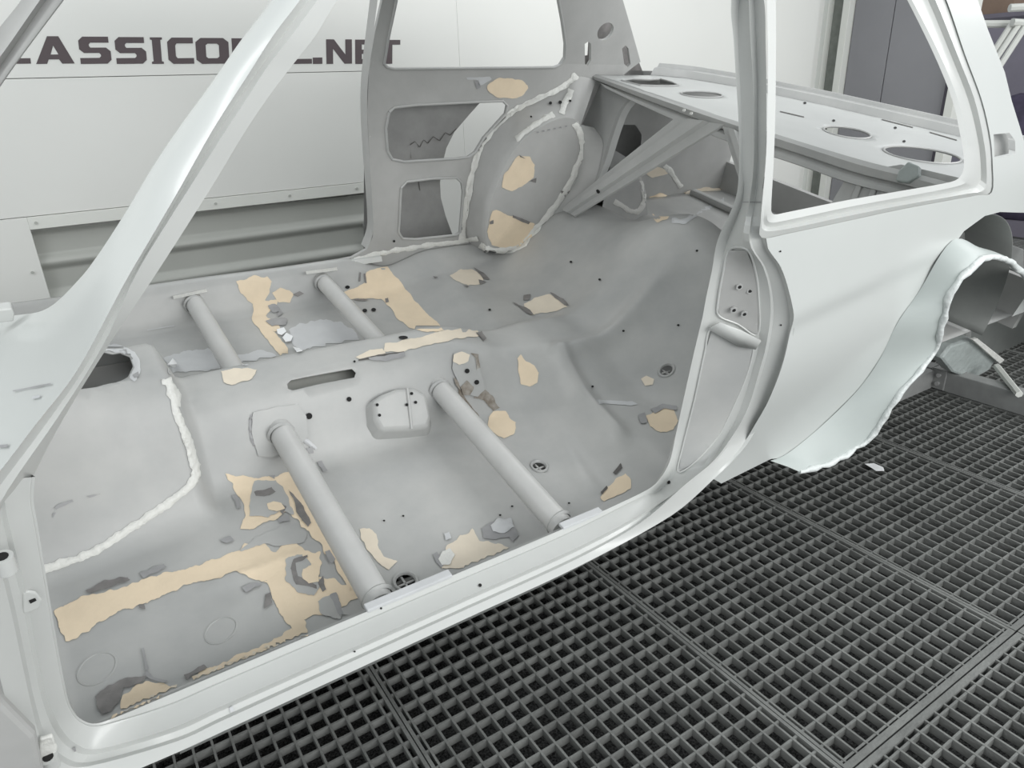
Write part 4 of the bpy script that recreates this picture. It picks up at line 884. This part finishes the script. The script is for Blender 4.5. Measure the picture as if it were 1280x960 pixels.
# far side panel: filler, sealer
FS = ['far_inner_panel', 'rear_wheel_tub', 'bulkhead_side_plate', 'floor_pan', 'shelf_front_lip', 'seat_brace']
remember(ch)
patch(F1, ell(634, 110, 26, 13, 24), m_fill, FS, 2, parent=fs_)
patch('pale_rub', [(583, 97), (612, 96), (614, 99), (604, 106), (597, 108), (596, 100), (584, 99)], m_pale, FS, .8, parent=fs_)
patch('bare_metal_spot', [(592, 101), (598, 100), (600, 109), (596, 111)], m_sand, FS, .8, parent=fs_)
bead([(577, 300), (583, 260), (591, 214), (603, 180), (618, 160), (640, 141), (668, 125), (698, 112), (712, 102), (720, 94)], 7.5, m_seal, FS, 2, .003, fs_)
bead([(645, 174), (660, 162), (676, 152), (692, 143)], 7, m_seal, FS, 2, .003, tub)
bead([(718, 153), (726, 168), (728, 188), (722, 205), (714, 226), (700, 250), (682, 272), (664, 294), (650, 308), (632, 314), (612, 312), (600, 306)], 8, m_seal, FS, 2.2, .003, tub)
bead([(714, 112), (706, 130), (702, 142)], 7, m_seal, FS, 2, .003, tub)
bead([(443, 325), (470, 318), (500, 312), (540, 306), (578, 302), (598, 298)], 6, m_seal, FS, 2, .003, fs_)
bead([(458, 155), (459, 165), (461, 178)], 5, m_seal, FS, 1.5, .002, fs_)
patch(F1, [(640, 204), (648, 194), (662, 196), (668, 206), (666, 222), (652, 234), (640, 238), (628, 234), (630, 220)], m_fill, FS, 2, parent=tub)
patch(F1, [(616, 264), (620, 262), (640, 270), (655, 275), (668, 280), (664, 296), (650, 308), (632, 312), (614, 306), (608, 290)], m_fill, FS, 2, parent=tub)
for q_ in ([(648, 193), (656, 198), (650, 196)], [(640, 268), (662, 277), (660, 280), (640, 272)], [(700, 238), (712, 238), (708, 246), (702, 245)], [(612, 277), (616, 275), (616, 279), (612, 280)], [(662, 226), (670, 222), (669, 228)]): patch('bare_metal_spot', q_, m_scuff_shade, FS, .8, parent=tub, off=.003)
for x, y, r_ in ((688, 130, 2), (700, 129, 2.2), (712, 127, 1.6), (664, 147, 1.2), (492, 301, 1.6)): patch('bolt_hole', ell(x, y, r_, r_, 10), m_hole, FS, 0, parent=tub, off=.004, sp=2)
for x, y in ((748, 239), (726, 229)): patch('bolt_hole', ell(x, y, 2, 2, 10), m_hole, FS, 0, parent=ch, off=.004, sp=2)
for i in range(6): patch('spot_mark', ell(672 + i * 7, 165 - i * 1.5, 1.5, 1, 8), m_sand, FS, 0, parent=tub, off=.003)
# boot details through the opening
patch(F1, [(812, 246), (826, 242), (840, 246), (842, 260), (834, 274), (822, 278), (812, 266)], m_fill, BT, 2)
patch(F1, [(802, 215), (820, 208), (834, 212), (836, 218), (816, 222)], m_fillp, BT, 2)
patch(F1, [(854, 240), (880, 234), (905, 236), (912, 244), (880, 243), (858, 246)], m_fillp, BT, 2)
bead([(768, 252), (785, 262), (798, 264), (806, 248), (802, 226)], 6, m_seal, BT, 2, .003, btub)
bead([(830, 206), (842, 220), (852, 234)], 7, m_seal, BT, 2, .003, btub)
bead([(840, 276), (856, 276), (880, 262), (906, 250)], 6, m_pale, BT, 2, .003, bf)
patch('drain_hole', ell(872, 250, 5, 1.8, 12), m_hole, BT, 0)
# cowl and windscreen post marks
patch('cowl_seam', [(18, 489), (66, 480), (66, 481.4), (18, 490.6)], m_sand, ['windscreen_pillar'], .5, parent=ap, off=.002)
patch('cowl_seam', [(0, 557), (12, 556), (12, 560), (0, 561)], m_sand, ['windscreen_pillar'], .5, parent=ap, off=.002)
patch('cowl_seam', [(42, 497), (52, 495), (52, 498), (42, 500)], m_pale, ['windscreen_pillar'], .5, parent=ap, off=.002)
for q_ in ([(66, 634), (72, 630), (90, 624), (92, 627), (78, 633), (70, 638)], [(65, 642), (70, 640), (66, 648)], [(108, 620), (126, 617), (112, 622)]): fl_('bare_metal_spot', q_, m_sand, 1.5, off=.002)
# lips around the arch

# ------------------------------------------------------------------ cowl and firewall ahead of the frame
V, F, _ = cdt([(.80, .175), (2.08, .175), (2.08, .585), (.80, .585)], [], .1)
mesh('firewall', [(-.42, v[0], v[1]) for v in V], F, m_prim, ROOT, 40)
loft('cowl_panel', [[Vector((x, y, z)) for y in (.95, 1.2, 1.5, 1.8, 2.14)] for x, z in ((-.43, .585), (-.40, .60), (-.32, .605), (-.26, .59), (-.255, .56))], m_white, ROOT, 3, 40)
